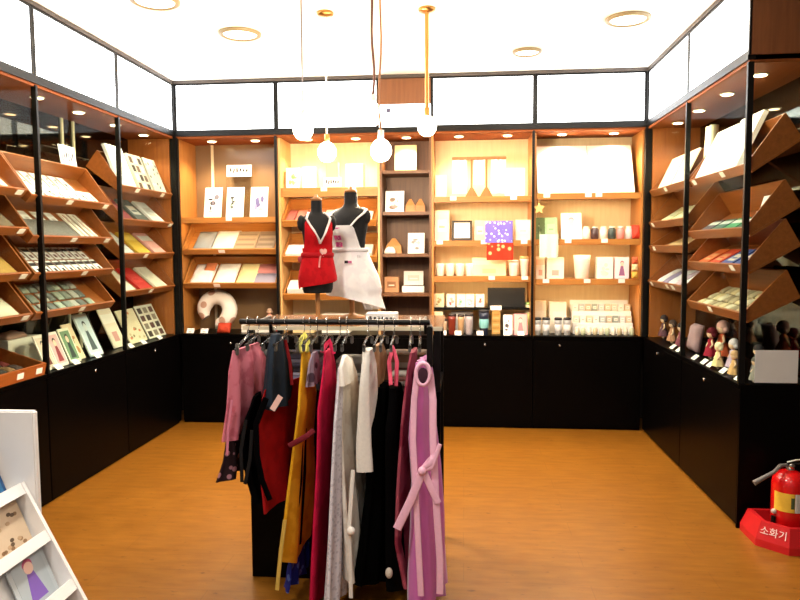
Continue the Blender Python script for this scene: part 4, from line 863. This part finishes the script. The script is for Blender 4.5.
strip([(391, 385, 2.87), (389, 362, 2.93), (393, 347, 2.97), (397, 362, 2.95), (396, 386, 2.93)], .009, cloth('D0506A')).obj('neck_strap', g14, label='pink red neck strap')
MB().ball(onY(389, 573, 2.82), .02, cloth('C8C0B4'), sz=(.8, .6, 1.2)).obj('tassel', g14, label='small white tassel')
g15 = garment('maroon_apron', 'dull maroon apron left of the mauve satin one', [(350, 410, 417), (365, 407, 417), (420, 403, 414), (480, 399, 416), (530, 397, 417), (572, 405, 420)], pattern('maroon_cloth', '7A2438', '9A4656', 7, .5, kind='NOISE'), seed=15, amp=.012, folds=2, th=.03, yn=2.82)
SATIN = pm('mauve_satin', 'CC6ABA', .35, noise=.08, scale=8, sheen=.3)
g16 = garment('mauve_apron', 'long shiny mauve apron with a tied sash at the right end of the rail', [(359, 417, 429), (372, 415, 432), (385, 414, 433), (430, 412, 433), (470, 416, 436), (520, 416, 439), (560, 416, 440), (596, 418, 440)], SATIN, seed=16, amp=.022, folds=3, th=.05, yn=2.78, yf=3.1, top_in=.7)
PALEP = cloth('EDB8D2', .5)
mbt = MB()
Pn = [onY(423+7*math.cos(a*math.pi/8), 374+11*math.sin(a*math.pi/8), 2.755) for a in range(17)]
MB().ball(onY(423, 377, 2.755), .026, cloth('3A1E2E'), sz=(.9, .25, 1.5)).obj('neck_shade', g16, label='dark ball standing for shade inside the neck')  # dark ball put in for the shade within the neckline
mbt.tube(Pn, .009, PALEP, 8, ref=(0, 1, .1)).obj('neckline', g16, label='pale pink neckline binding')
mbt = strip([(430, 374, 2.775), (433, 400, 2.77), (433, 440, 2.765), (436, 500, 2.76), (440, 560, 2.76), (440, 594, 2.76)], .015, PALEP, th=.15); strip([(417, 376, 2.77), (414, 400, 2.765), (413, 440, 2.76), (417, 520, 2.76), (421, 596, 2.76)], .013, PALEP, mbt, th=.15)
mbt.obj('edge_binding', g16, label='pale pink edge binding')
mbt = strip([(423, 470, 2.75), (411, 500, 2.745), (397, 529, 2.745)], .018, PALEP, th=.14); strip([(423, 470, 2.75), (431, 488, 2.745), (438, 503, 2.745)], .015, PALEP, mbt, th=.14)
strip([(422, 470, 2.745), (430, 464, 2.735), (434, 456, 2.74), (428, 462, 2.75), (422, 470, 2.75)], .011, PALEP, mbt, th=.4); strip([(424, 470, 2.745), (432, 468, 2.735), (440, 444, 2.74)], .009, PALEP, mbt, th=.4)
mbt.ball(onY(422, 471, 2.742), .018, PALEP); mbt.obj('sash', g16, label='pale pink tied sash')
# hangers
def hanger(px, lab, yaw=0, tip=0, spread=.15, pyd=26):
    x = onY(px, 322, RY_).x
    h = empty('clip_hanger', T(x, RY_, RZL-.0) @ RZ(R(yaw)), lab, 'hanger', 'hangers on the front rail')
    MB().tube([(0, .0+.018*math.cos(a), .004+.018*math.sin(a)) for a in [R(200-14*i) for i in range(15)]]+[(0, .012, -.02), (0, 0, -.04), (0, 0, -.062)], .0022, CHROME, 7).obj('hook', h, label='chrome hook')
    MB().tube([(0, -spread, -.085-tip), (0, -spread*.5, -.072-tip*.5), (0, 0, -.06), (0, spread*.5, -.072+tip*.3), (0, spread, -.085+tip*.5)], .006, glassy('clear_hanger_plastic', 'B8BCBC', .8, .1), 8).obj('bar', h)
    for s in (-.85, .85): MB().bbox(-.006, .006, s*spread-.01, s*spread+.01, -.112-tip*(-s*.5+.5), -.08, pm('smoky_clip', '5A5856', .3), .003).obj('clip', h)
for px, lab, yw, tp in ((248, 'clear hanger carrying the pink apron', -4, .02), (258, 'clear hanger carrying the black apron with ties', -4, 0), (275, 'hanger carrying the navy apron', -8, 0), (286, 'hanger carrying the dark red apron', -6, 0), (304, 'hanger carrying the yellow apron', 0, 0), (310, 'hanger carrying the blue hemmed apron', 0, 0), (317, 'hanger carrying the short lavender apron', 0, 0),
    (327, 'hanger carrying the crimson apron', 2, 0), (340, 'hanger carrying the lace apron', 0, 0), (347, 'hanger carrying the off white apron', 0, 0), (368, 'hanger carrying the pale grey apron', 0, 0), (378, 'hanger carrying the tan apron', 0, 0), (384, 'hanger carrying the long black apron', 0, 0), (394, 'hanger carrying the black apron with pink strap', 0, 0), (411, 'hanger carrying the maroon apron', 2, 0), (420, 'hanger carrying the mauve satin apron', 3, 0)):
    hanger(px, lab, yw, tp)

# ---------------------------------------------------------------- mannequins
BODY = pm('black_jersey', '0D0C0E', .75, noise=.1, scale=60)
POLE = wood('mannequin_pole', 'A8703C', 'B9824C', .45, 'Z')
PROF = [(.0, .088, .07), (.02, .098, .076), (.08, .104, .078), (.15, .092, .066), (.2, .081, .058), (.25, .086, .062), (.31, .097, .072), (.345, .104, .066), (.37, .104, .054), (.385, .08, .044), (.397, .045, .038), (.41, .036, .035), (.46, .034, .033)]
def prof(z):
    for (a, b, c), (d, e, f) in zip(PROF, PROF[1:]):
        if a <= z <= d: u = (z-a)/(d-a); return b+(e-b)*u, c+(f-c)*u
    return PROF[-1][1:]
def mannequin(px, pyb, ptop, y, yaw, lab, wk=1):
    base = onY(px, 315, y); zb = onY(px, pyb, y).z; ztop = onY(px, ptop, y).z
    m = empty('dress_form', T(base.x, y, ZTOP+.001) @ RZ(R(yaw)) @ Matrix.Diagonal((wk, wk, 1, 1)), lab, 'mannequin')
    zo = zb-ZTOP; k = (ztop-zb-.02)/.46
    ring = lambda z, rx, ry, n=32: [(rx*math.cos(2*math.pi*i/n), ry*math.sin(2*math.pi*i/n)-.012*math.sin(math.pi*min(1, z/.4)), zo+z*k) for i in range(n)]
    b = MB().loft([ring(z, rx*k**.5*1.02, ry*k**.5) for z, rx, ry in PROF], BODY)
    for sx in (-1, 1): b.ball((sx*.1, -.0, zo+.35*k), .034, BODY, sz=(.8, 1, 1.15))
    for sx in (-1, 1): b.ball((sx*.043, -.055, zo+.285*k), .04, BODY, sz=(1, .7, 1))
    b.obj('torso', m)
    MB().lathe([(.033, 0), (.036, .004), (.034, .012), (.012, .018), (.008, .03), (.0005, .032)], POLE, 18, M=T(0, 0, zo+.461*k)).obj('neck_cap', m, label='round wooden neck cap')
    MB().lathe([(.075, 0), (.075, .008), (.02, .02), (.015, .03), (.015, zo+.002)], POLE, 18).obj('stand_pole', m, label='wooden pole and foot')
    return m, zo, k
m1, zo1, k1 = mannequin(318, 293, 197, 3.34, 24, 'black dress form in a red apron on the left of the table top', .76)
m2, zo2, k2 = mannequin(352, 294, 189, 3.6, -24, 'black dress form in a white apron on the right of the table top', .92)
def wrap(zo, k, a0, a1, ztop, zbot, m, grow=1.07, flare=0, n=30, rows=16, pleat=0, th=.004, sway=(0, 0), add=.006):
    """cloth over the front of the torso between two angles (0 = straight ahead); ztop and zbot may vary with the angle"""
    out = []; inn = []
    for j in range(rows+1):
        ro = []; ri = []
        for i in range(n+1):
            A = a0+(a1-a0)*i/n; zt = ztop(A); zb_ = zbot(A); z = zt+(zb_-zt)*j/rows
            rx, ry = prof(max(0, min(.46, z))); rx *= k**.5; ry *= k**.5
            if .24 < z < .33 and abs(A) < 70: ry += .022*math.cos(R(A))*math.sin(math.pi*(z-.24)/.09)
            u = j/rows; f = flare*max(0, (.2-z))/.2
            g_ = grow+f+pleat*f*math.sin(R(A)*9)
            for lst, e in ((ro, add+th), (ri, add)):
                lst.append(((rx*g_+e)*math.sin(R(A))+sway[0]*max(0, .2-z)**1.5, -(ry*g_+e)*math.cos(R(A))-.012*math.sin(math.pi*min(1, max(0, z)/.4))+sway[1]*max(0, .2-z), zo+z*k))
        out.append(ro); inn.append(ri[::-1])
    return MB().loft([o+i for o, i in zip(out, inn)], m)
RED = pattern('bright_red_cotton', 'C8101A', 'B80C16', 20, .45, kind='NOISE')
vt = lambda A: .25+.0031*abs(A) if abs(A) < 42 else max(.225, .38-.0062*(abs(A)-42))
ap = wrap(zo1, k1, -118, 118, vt, lambda A: .045+.00022*A, RED, flare=.10, pleat=.3).obj('red_apron', None)
ap.matrix_world = m1.matrix_world.copy(); tag(ap, 'red apron with white V collar on the left dress form', 'apron')
def surf(zo, k, A, z, e): rx, ry = prof(max(0, z)); rx *= k**.5; ry *= k**.5; ry2 = ry+(.022*math.cos(R(A))*math.sin(math.pi*(z-.24)/.09) if .24 < z < .33 and abs(A) < 70 else 0); return ((rx*1.07+e)*math.sin(R(A)), -(ry2*1.07+e)*math.cos(R(A))-.012*math.sin(math.pi*min(1, max(0, z)/.4)), zo+z*k)
tr = MB()
for s in (-1, 1): tr.tube([surf(zo1, k1, s*A, .249+.0031*A, .012) for A in range(0, 43, 3)]+[surf(zo1, k1, s*58, .392, .01), surf(zo1, k1, s*95, .4, .008), surf(zo1, k1, s*140, .4, .008)], .0085, cloth('F0E4E2'), 8, flat=.6)
tr.obj('collar', ap, label='white V collar')
tr = MB().tube([surf(zo1, k1, A, .19, .012) for A in range(-116, 117, 8)], .008, cloth('B00C18'), 8, flat=1.6)
tr.obj('waist_tie', ap)
hp = surf(zo1, k1, 12, .205, .016)
he = [(.024*(16*math.sin(t)**3)/16, .022*(13*math.cos(t)-5*math.cos(2*t)-2*math.cos(3*t)-math.cos(4*t))/16) for t in [2*math.pi*i/28 for i in range(28)]]
MB(T(*hp) @ RZ(R(12)) @ RX(R(90))).poly(he, -.003, .004, cloth('F0B8B0')).obj('heart_patch', ap, label='pale pink heart')
MB().tube([Vector(surf(zo1, k1, 2, .195, .014)), Vector(surf(zo1, k1, -3, .16, .02)), Vector(surf(zo1, k1, -5, .13, .024))], .006, cloth('E88A88'), 8, flat=.5).obj('bow_tail', ap, label='pale pink bow tail')
MB().ball(surf(zo1, k1, -104, .17, .014), .022, cloth('B04A50'), sz=(1, .6, .8)).obj('side_bow', ap)
WCL = pattern('white_cotton', 'EFEDEC', 'E6E2E4', 14, .45, kind='NOISE')
wt = lambda A: .31 if -38 < A < 38 else max(.2, .31-.0045*(abs(A)-38))
ap = wrap(zo2, k2, -100, 112, wt, lambda A: -.005-.0006*max(0, A), WCL, flare=.55, pleat=.12, grow=1.09, sway=(.28, -.05)).obj('white_apron', None)
ap.matrix_world = m2.matrix_world.copy(); tag(ap, 'white apron with pink patch on the right dress form', 'apron')
tr = MB()
for s in (-1, 1): tr.tube([surf(zo2, k2, s*30, .305, .014), surf(zo2, k2, s*42, .34, .012), surf(zo2, k2, s*62, .366, .008), surf(zo2, k2, s*90, .382, .006), surf(zo2, k2, s*130, .39, .004)], .010, cloth('F0EEEC'), 8, flat=.5)
tr.obj('shoulder_strap', ap)
MB().tube([surf(zo2, k2, A, .2, .014) for A in range(-98, 113, 7)], .007, cloth('E4E2E4'), 8, flat=1.6).obj('waist_tie', ap)
MB().loft([[surf(zo2, k2, A, z, e) for A in (-26, -17, -8, 1)]+[surf(zo2, k2, A, z, e-.004) for A in (1, -8, -17, -26)] for z, e in ((.215, .0125), (.24, .0135), (.26, .0135), (.3, .0135))], pattern('pink_patch', 'D65AA0', 'F0B8D4', 60, .3)).obj('bib_patch', ap, label='pink embroidered patch')
lp = surf(zo2, k2, 12, .148, .03)
MB(T(lp[0]+.03, lp[1]-.004, lp[2]) @ RZ(R(12))).box(-.022, -.002, -.004, 0, -.007, .007, col('24242A')).box(-.001, .02, -.004, 0, -.006, .006, col('D0709A')).obj('woven_label', ap, label='small black and pink woven label')
mbt = MB()
base = m2.matrix_world.inverted()
def m2p(px, py, y): return base @ onY(px, py, y)
tl = ribbon([(255, 358, 366), (275, 358, 373), (295, 360, 379), (309, 366, 384)], mat=WCL, th=.02, amp=.01, yn=3.5, yf=3.58, seed=3, top_in=1)
tl.v = [base @ p for p in tl.v]; tl.obj('side_drape', ap)

# ---------------------------------------------------------------- pendants and ceiling lamps
BULB = emit('glowing_bulb', 'FFE6BE', 60)
BRASS = pm('brass', 'B98A4E', .3, metal=1, noise=.05); GREYC = pm('grey_cord', '6A6468', .6); BRNC = pm('brown_cord', '6A4638', .6); WHC = pm('white_cord', 'F0ECE4', .5)
GLARE = emit('bulb_glare', 'FFF0D8', 9)  # glowing globe added in place of the glare around each bulb
def pendant(px, pyb, y, cordm, lab, r=.0045, pipe=False, canm=BRASS, sway=None, globe=.055, pw=None):
    b = onY(px, pyb, y)
    t = empty('pendant_lamp', T(b.x, b.y, b.z), lab, 'pendant lamp', 'pendant lamps over the display table')
    Hh = ZT-b.z
    if canm: MB().lathe([(.05, Hh-.002), (.055, Hh-.008), (.05, Hh-.022), (.01, Hh-.03), (.0005, Hh-.03)], canm, 22).obj('canopy', t)
    top = Hh-.03 if canm else Hh-.001
    pts = [(0, 0, .1), (0, 0, top)] if not sway else [(sway*.25*math.sin(i*.9)*(1-i/8), 0, .1+(top-.1)*i/8) for i in range(9)]
    MB().tube(pts, r, cordm, 10).obj('stem' if pipe else 'cord', t)
    MB().lathe([(.0005, .1), (.017, .1), (.018, .055), (.015, .045), (.0005, .045)], cordm if pipe else canm or WHC, 16).obj('socket', t)
    MB().lathe([(.02, .05), (.04, .035), (.056, .01), (.061, -.015), (.056, -.04), (.04, -.064), (.02, -.075), (.0005, -.078)], GLARE, 24).obj('glare_globe', t, label='glowing globe standing for bulb glare')
    lightobj('bulb_light', 'POINT', (0, 0, -.17), pw or PENDW, (1, .80, .55), t, shadow_soft_size=.04)
pendant(303, 127, 4.1, GREYC, 'glowing bulb on a thin grey cord, leftmost of the hanging lamps', canm=None)
pendant(327, 150, 4.457, WHC, 'hanging bulb on a white cord with small brass ceiling cap', r=.005)
pendant(373, 112, 4.12, BRNC, 'hanging bulb on a brown cord, upper of the twisted pair', canm=None, r=.008, sway=.05)
pendant(381, 148, 3.95, pm('copper_cord', 'A87448', .5), 'hanging bulb on a copper brown cord, lower of the twisted pair', canm=None, r=.006, sway=-.06)
pendant(427, 124, 4.455, BRASS, 'hanging bulb on a straight brass pipe, rightmost of the hanging lamps', r=.013, pipe=True)
def ceil_light(x, y, r, lab, pw=None):
    t = empty('ceiling_light', T(x, y, ZT), lab, 'ceiling light', 'round ceiling lights')
    MB().lathe([(r*.8, -.001), (r, -.001), (r, -.012), (r*.86, -.022), (r*.8, -.012)], pm('lamp_ring', '8A7A58', .5), 32, caps=False).obj('ring', t, label='beige ring')
    MB().lathe([(.0005, -.002), (r*.8, -.002), (r*.79, -.012), (.0005, -.014)], emit('ceiling_lens', 'FFF3DC', 2.2), 32).obj('lens', t)
    lightobj('ceiling_lamp', 'AREA', (0, 0, -.03), pw or CEILW, (1, .93, .82), t, shape='DISK', size=r*1.6)
for x, y, r, lab in ((-1.558, 4.815, .145, 'round ceiling light left of the hanging lamps'), (1.073, 4.787, .145, 'round ceiling light near the right light boxes'), (.479, 5.487, .11, 'small round ceiling light near the back wall'), (-1.861, 4.137, .145, 'round ceiling light cut by the top edge of the photo'),
                     (-1.0, 1.5, .145, 'round ceiling light added out of view to brighten the postcard stand'), (.6, 2.4, .145, 'round ceiling light above the photographer, right'), (-1.0, .2, .145, 'round ceiling light behind the photographer, left'), (.8, .2, .145, 'round ceiling light behind the photographer, right'), (-.2, -1.6, .145, 'round ceiling light at the shop entrance')):
    ceil_light(x, y, r, lab, 26 if y == 1.5 else None)  # stronger unseen left lamp, added to brighten the postcard stand

# ---------------------------------------------------------------- fire extinguisher
REDP = pm('extinguisher_red', 'C40D10', .25, noise=.05, coat=.3); REDT = pm('tray_red', 'B8121A', .45, noise=.06)
ex, ey = onY(789, 500, 3.8).x, 3.8
tr_ = empty('extinguisher_stand', T(ex, ey, 0), 'red moulded floor stand with white lettering beside the black cabinet end', 'stand')
w_, d_, ch = .185, .165, .12
def octo(s, z): return [(x*s, y*s, z) for x, y in ((-w_+ch, -d_), (w_-ch, -d_), (w_, -d_+ch), (w_, d_), (-w_, d_), (-w_, -d_+ch))]
MB().loft([octo(1, 0), octo(1, .04), octo(.84, .135), octo(.72, .135), octo(.7, .06)], REDT, smooth=False).obj('tray', tr_)
cu = bpy.data.curves.new('lettering', 'FONT'); cu.body = '소화기'; cu.size = .05; cu.align_x = 'CENTER'; cu.align_y = 'CENTER'; cu.extrude = .0008
cu.materials.append(pm('white_lettering', 'EBD8D8', .5))
lo = bpy.data.objects.new('lettering', cu); C.objects.link(lo); 
bpy.context.view_layer.update(); me_ = bpy.data.meshes.new_from_object(lo.evaluated_get(bpy.context.evaluated_depsgraph_get())); bpy.data.objects.remove(lo)
lo = bpy.data.objects.new('lettering', me_); C.objects.link(lo); lo.parent = tr_; lo['label'] = 'white lettering'
A_, B_ = Vector(octo(1, .04)[5]), Vector(octo(1, .04)[0]); A2, B2_ = Vector(octo(.84, .135)[5]), Vector(octo(.84, .135)[0])
ux = (B_-A_).normalized(); cen = (A_+B_+A2+B2_)/4; uy = ((A2+B2_)/2-(A_+B_)/2); uy = (uy-ux*uy.dot(ux)).normalized(); un = ux.cross(uy)
lo.matrix_local = Matrix(((ux.x, uy.x, un.x, cen.x+un.x*.0025), (ux.y, uy.y, un.y, cen.y+un.y*.0025), (ux.z, uy.z, un.z, cen.z+un.z*.0025), (0, 0, 0, 1)))
fe = empty('fire_extinguisher', T(ex, ey, .0605), 'red fire extinguisher with yellow and silver label standing in its red floor stand', 'fire extinguisher')
zt = onY(784, 470, ey).z-.0605
rad = .088
MB().lathe([(.0005, 0), (rad*.95, 0), (rad, .008), (rad, zt-.07), (rad*.93, zt-.04), (rad*.7, zt-.012), (rad*.36, zt), (.02, zt+.004)], REDP, 32).obj('cylinder', fe)
zl = onY(784, 489, ey).z-.0605; zl0 = zl-.1
lb = lambda a0, a1, m, nm, z0, z1, lab: MB().loft([[((rad+e)*math.sin(R(A)), -(rad+e)*math.cos(R(A)), z) for A in [a0+(a1-a0)*i/14 for i in range(15)]]+[((rad+.0004)*math.sin(R(A)), -(rad+.0004)*math.cos(R(A)), z) for A in [a1-(a1-a0)*i/14 for i in range(15)]] for z, e in ((z0, .001), (z1, .001))], m).obj(nm, fe, label=lab)
lb(-75, -6, pm('label_yellow', 'D8B23C', .4, noise=.1, scale=60), 'yellow_label', zl0, zl, 'yellow label')
lb(-5.5, 75, pm('label_silver', 'B8B8B4', .4, noise=.1, scale=60), 'silver_label', zl0, zl, 'silver white label')
lb(-18, -7, col('3A4A2A'), 'label_figure', zl0+.02, zl-.02, 'dark figure on the label')
MB().lathe([(.02, zt+.004), (.02, zt+.02), (.014, zt+.022), (.014, zt+.04), (.0005, zt+.04)], STEEL, 16).obj('valve', fe)
MB().tube([(-.02, -.01, zt+.038), (.03, -.02, zt+.044), (.09, -.04, zt+.05)], [.01, .009, .007], BMETAL, 8, flat=.6).tube([(-.02, -.005, zt+.045), (.02, -.015, zt+.06), (.08, -.035, zt+.075)], [.009, .009, .006], STEEL, 8, flat=.6).obj('handle', fe)
MB().lathe([(.014, 0), (.016, .004), (.014, .01), (.0005, .01)], CHROME, 14, M=T(.0, -.0145, zt+.028) @ RX(math.pi/2)).obj('gauge', fe)
hz = onY(754, 483, ey-.05)
hl = Vector((hz.x-ex, -.05, hz.z-.0605))
MB().tube([(-.018, -.005, zt+.03), (-.06, -.02, zt+.03), (-.1, -.04, zt+.0), tuple(hl.lerp(Vector((-.1, -.04, zt)), .5)), tuple(hl)], [.009, .01, .01, .011, .014], pm('grey_hose', '6A6664', .4), 10).obj('hose', fe)
MB().tube([(-rad*1.02, -.03, .1), (-rad*1.1, -.035, .03)], .012, BMETAL, 10).ball((-rad*1.02, -.03, .125), .014, pm('hose_tip', 'C0B8B0', .4)).obj('hose_clip', fe)

# ---------------------------------------------------------------- postcard stand in the left foreground
YS = 1.75
pa, pb_ = onY(25, 483, YS), onY(88, 600, YS)
dv = Vector((pa.x-pb_.x, pa.z-pb_.z)); ang = math.atan2(dv.y, -dv.x); Lh = dv.length
FS = T(pb_.x, 0, pb_.z) @ RZ(math.pi/2) @ RX(ang)           # local x runs away from the camera, local y up the slope, local z off the board
stnd = empty('postcard_stand', FS, 'white stepped postcard stand in the left foreground', 'stand')
ylo, yhi = .85, YS
SW = pm('white_laminate', 'EDEBEA', .35, noise=.02)
MB().box(ylo, yhi-.013, -.35, Lh+.02, -.06, -.05, SW).obj('back_board', stnd)
MB().box(yhi-.012, yhi, -.35, Lh+.005, -.14, .0, SW).obj('side_panel', stnd)
MB().box(ylo-.012, ylo-.0005, -.35, Lh+.005, -.14, .0, SW).obj('side_panel', stnd)
def vof(px, py): p = onY(px, py, YS); return Vector((p.x-pb_.x, p.z-pb_.z)).dot(dv)/Lh
LV = [vof(28, 487), vof(48, 536), vof(83, 580)]
for v in LV: MB().box(ylo, yhi-.0125, v-.012, v, -.0495, -.012, SW).box(ylo, yhi-.0125, v-.012, v+.02, -.0118, -.002, SW).obj('ledge', stnd)
pt = onY(37, 410, YS+.02); pt2 = onY(37, 505, YS+.02)
ivs = FS.inverted()
MB(ivs).bbox(pt.x-.62, pt.x, YS+.003, YS+.024, 0.02, pt.z, SW, .004).obj('tall_back_box', stnd, label='tall plain white box end')
p_ = onX
def pc(name, px, py, v, w, h, base, a_, ink, s, lab):
    o = card(name, w, h, .003, base, a_, ink, s); 
    yy = None
    # where along the ledge (depth) this shows: intersect the view ray with the board plane
    n = (FS.to_3x3() @ Vector((0, 0, 1))); o0 = FS @ Vector((0, 0, -.046)); d = FW+RT*(px-400)/FPX+UP*(300-py)/FPX; e = Vector((0, 0, EYE))
    X = e+d*((o0-e).dot(n)/d.dot(n)); L = FS.inverted() @ X; L.x = 1.508 if px < 0 else min(L.x, yhi-.02-w/2)
    put(o, FS, L.x, v+.002, h=-.046, lean=5, label=lab, cat='postcard')
pc('postcard', 9, 470, LV[0], .12, .15, '1E4A78', 'figure', ('2A6A98', '1A2A58', '7AA0C0', '24407A'), 3, 'dark blue postcard on the top ledge at the left photo edge')
pc('postcard', 36, 528, LV[1], .15, .13, 'CDB69A', 'dots', ('8A6A4A', 'B89A78', '5A4632'), 4, 'beige postcard with brown motifs on the middle ledge')
pc('postcard', -2, 552, LV[1], .12, .13, 'C9AE96', 'dots', ('7A5A40', 'B08A68'), 6, 'second beige postcard cut by the left photo edge')
o = pc('postcard', 60, 578, LV[2], .15, .16, 'B4BCC0', 'figure', ('AAB4BA', '7A58B0', 'E8C0B0', 'B84A70'), 5, 'grey postcard with a figure in a violet dress on the bottom ledge')
pc('postcard', 70, 615, LV[2]-.14, .14, .1, 'C9A89A', 'ink', ('8A4A4A', 'B88070'), 9, 'rosy postcard in front of the violet figure at the bottom photo edge')

# ---------------------------------------------------------------- world and exposure
w = bpy.data.worlds.new('world'); S.world = w; w.use_nodes = True
w.node_tree.nodes['Background'].inputs[0].default_value = (1, .96, .9, 1); w.node_tree.nodes['Background'].inputs[1].default_value = WORLD
S.view_settings.view_transform = 'Standard'; S.view_settings.look = 'None'; S.view_settings.gamma = 1; S.view_settings.use_curve_mapping = False
S.view_settings.exposure = EXPO
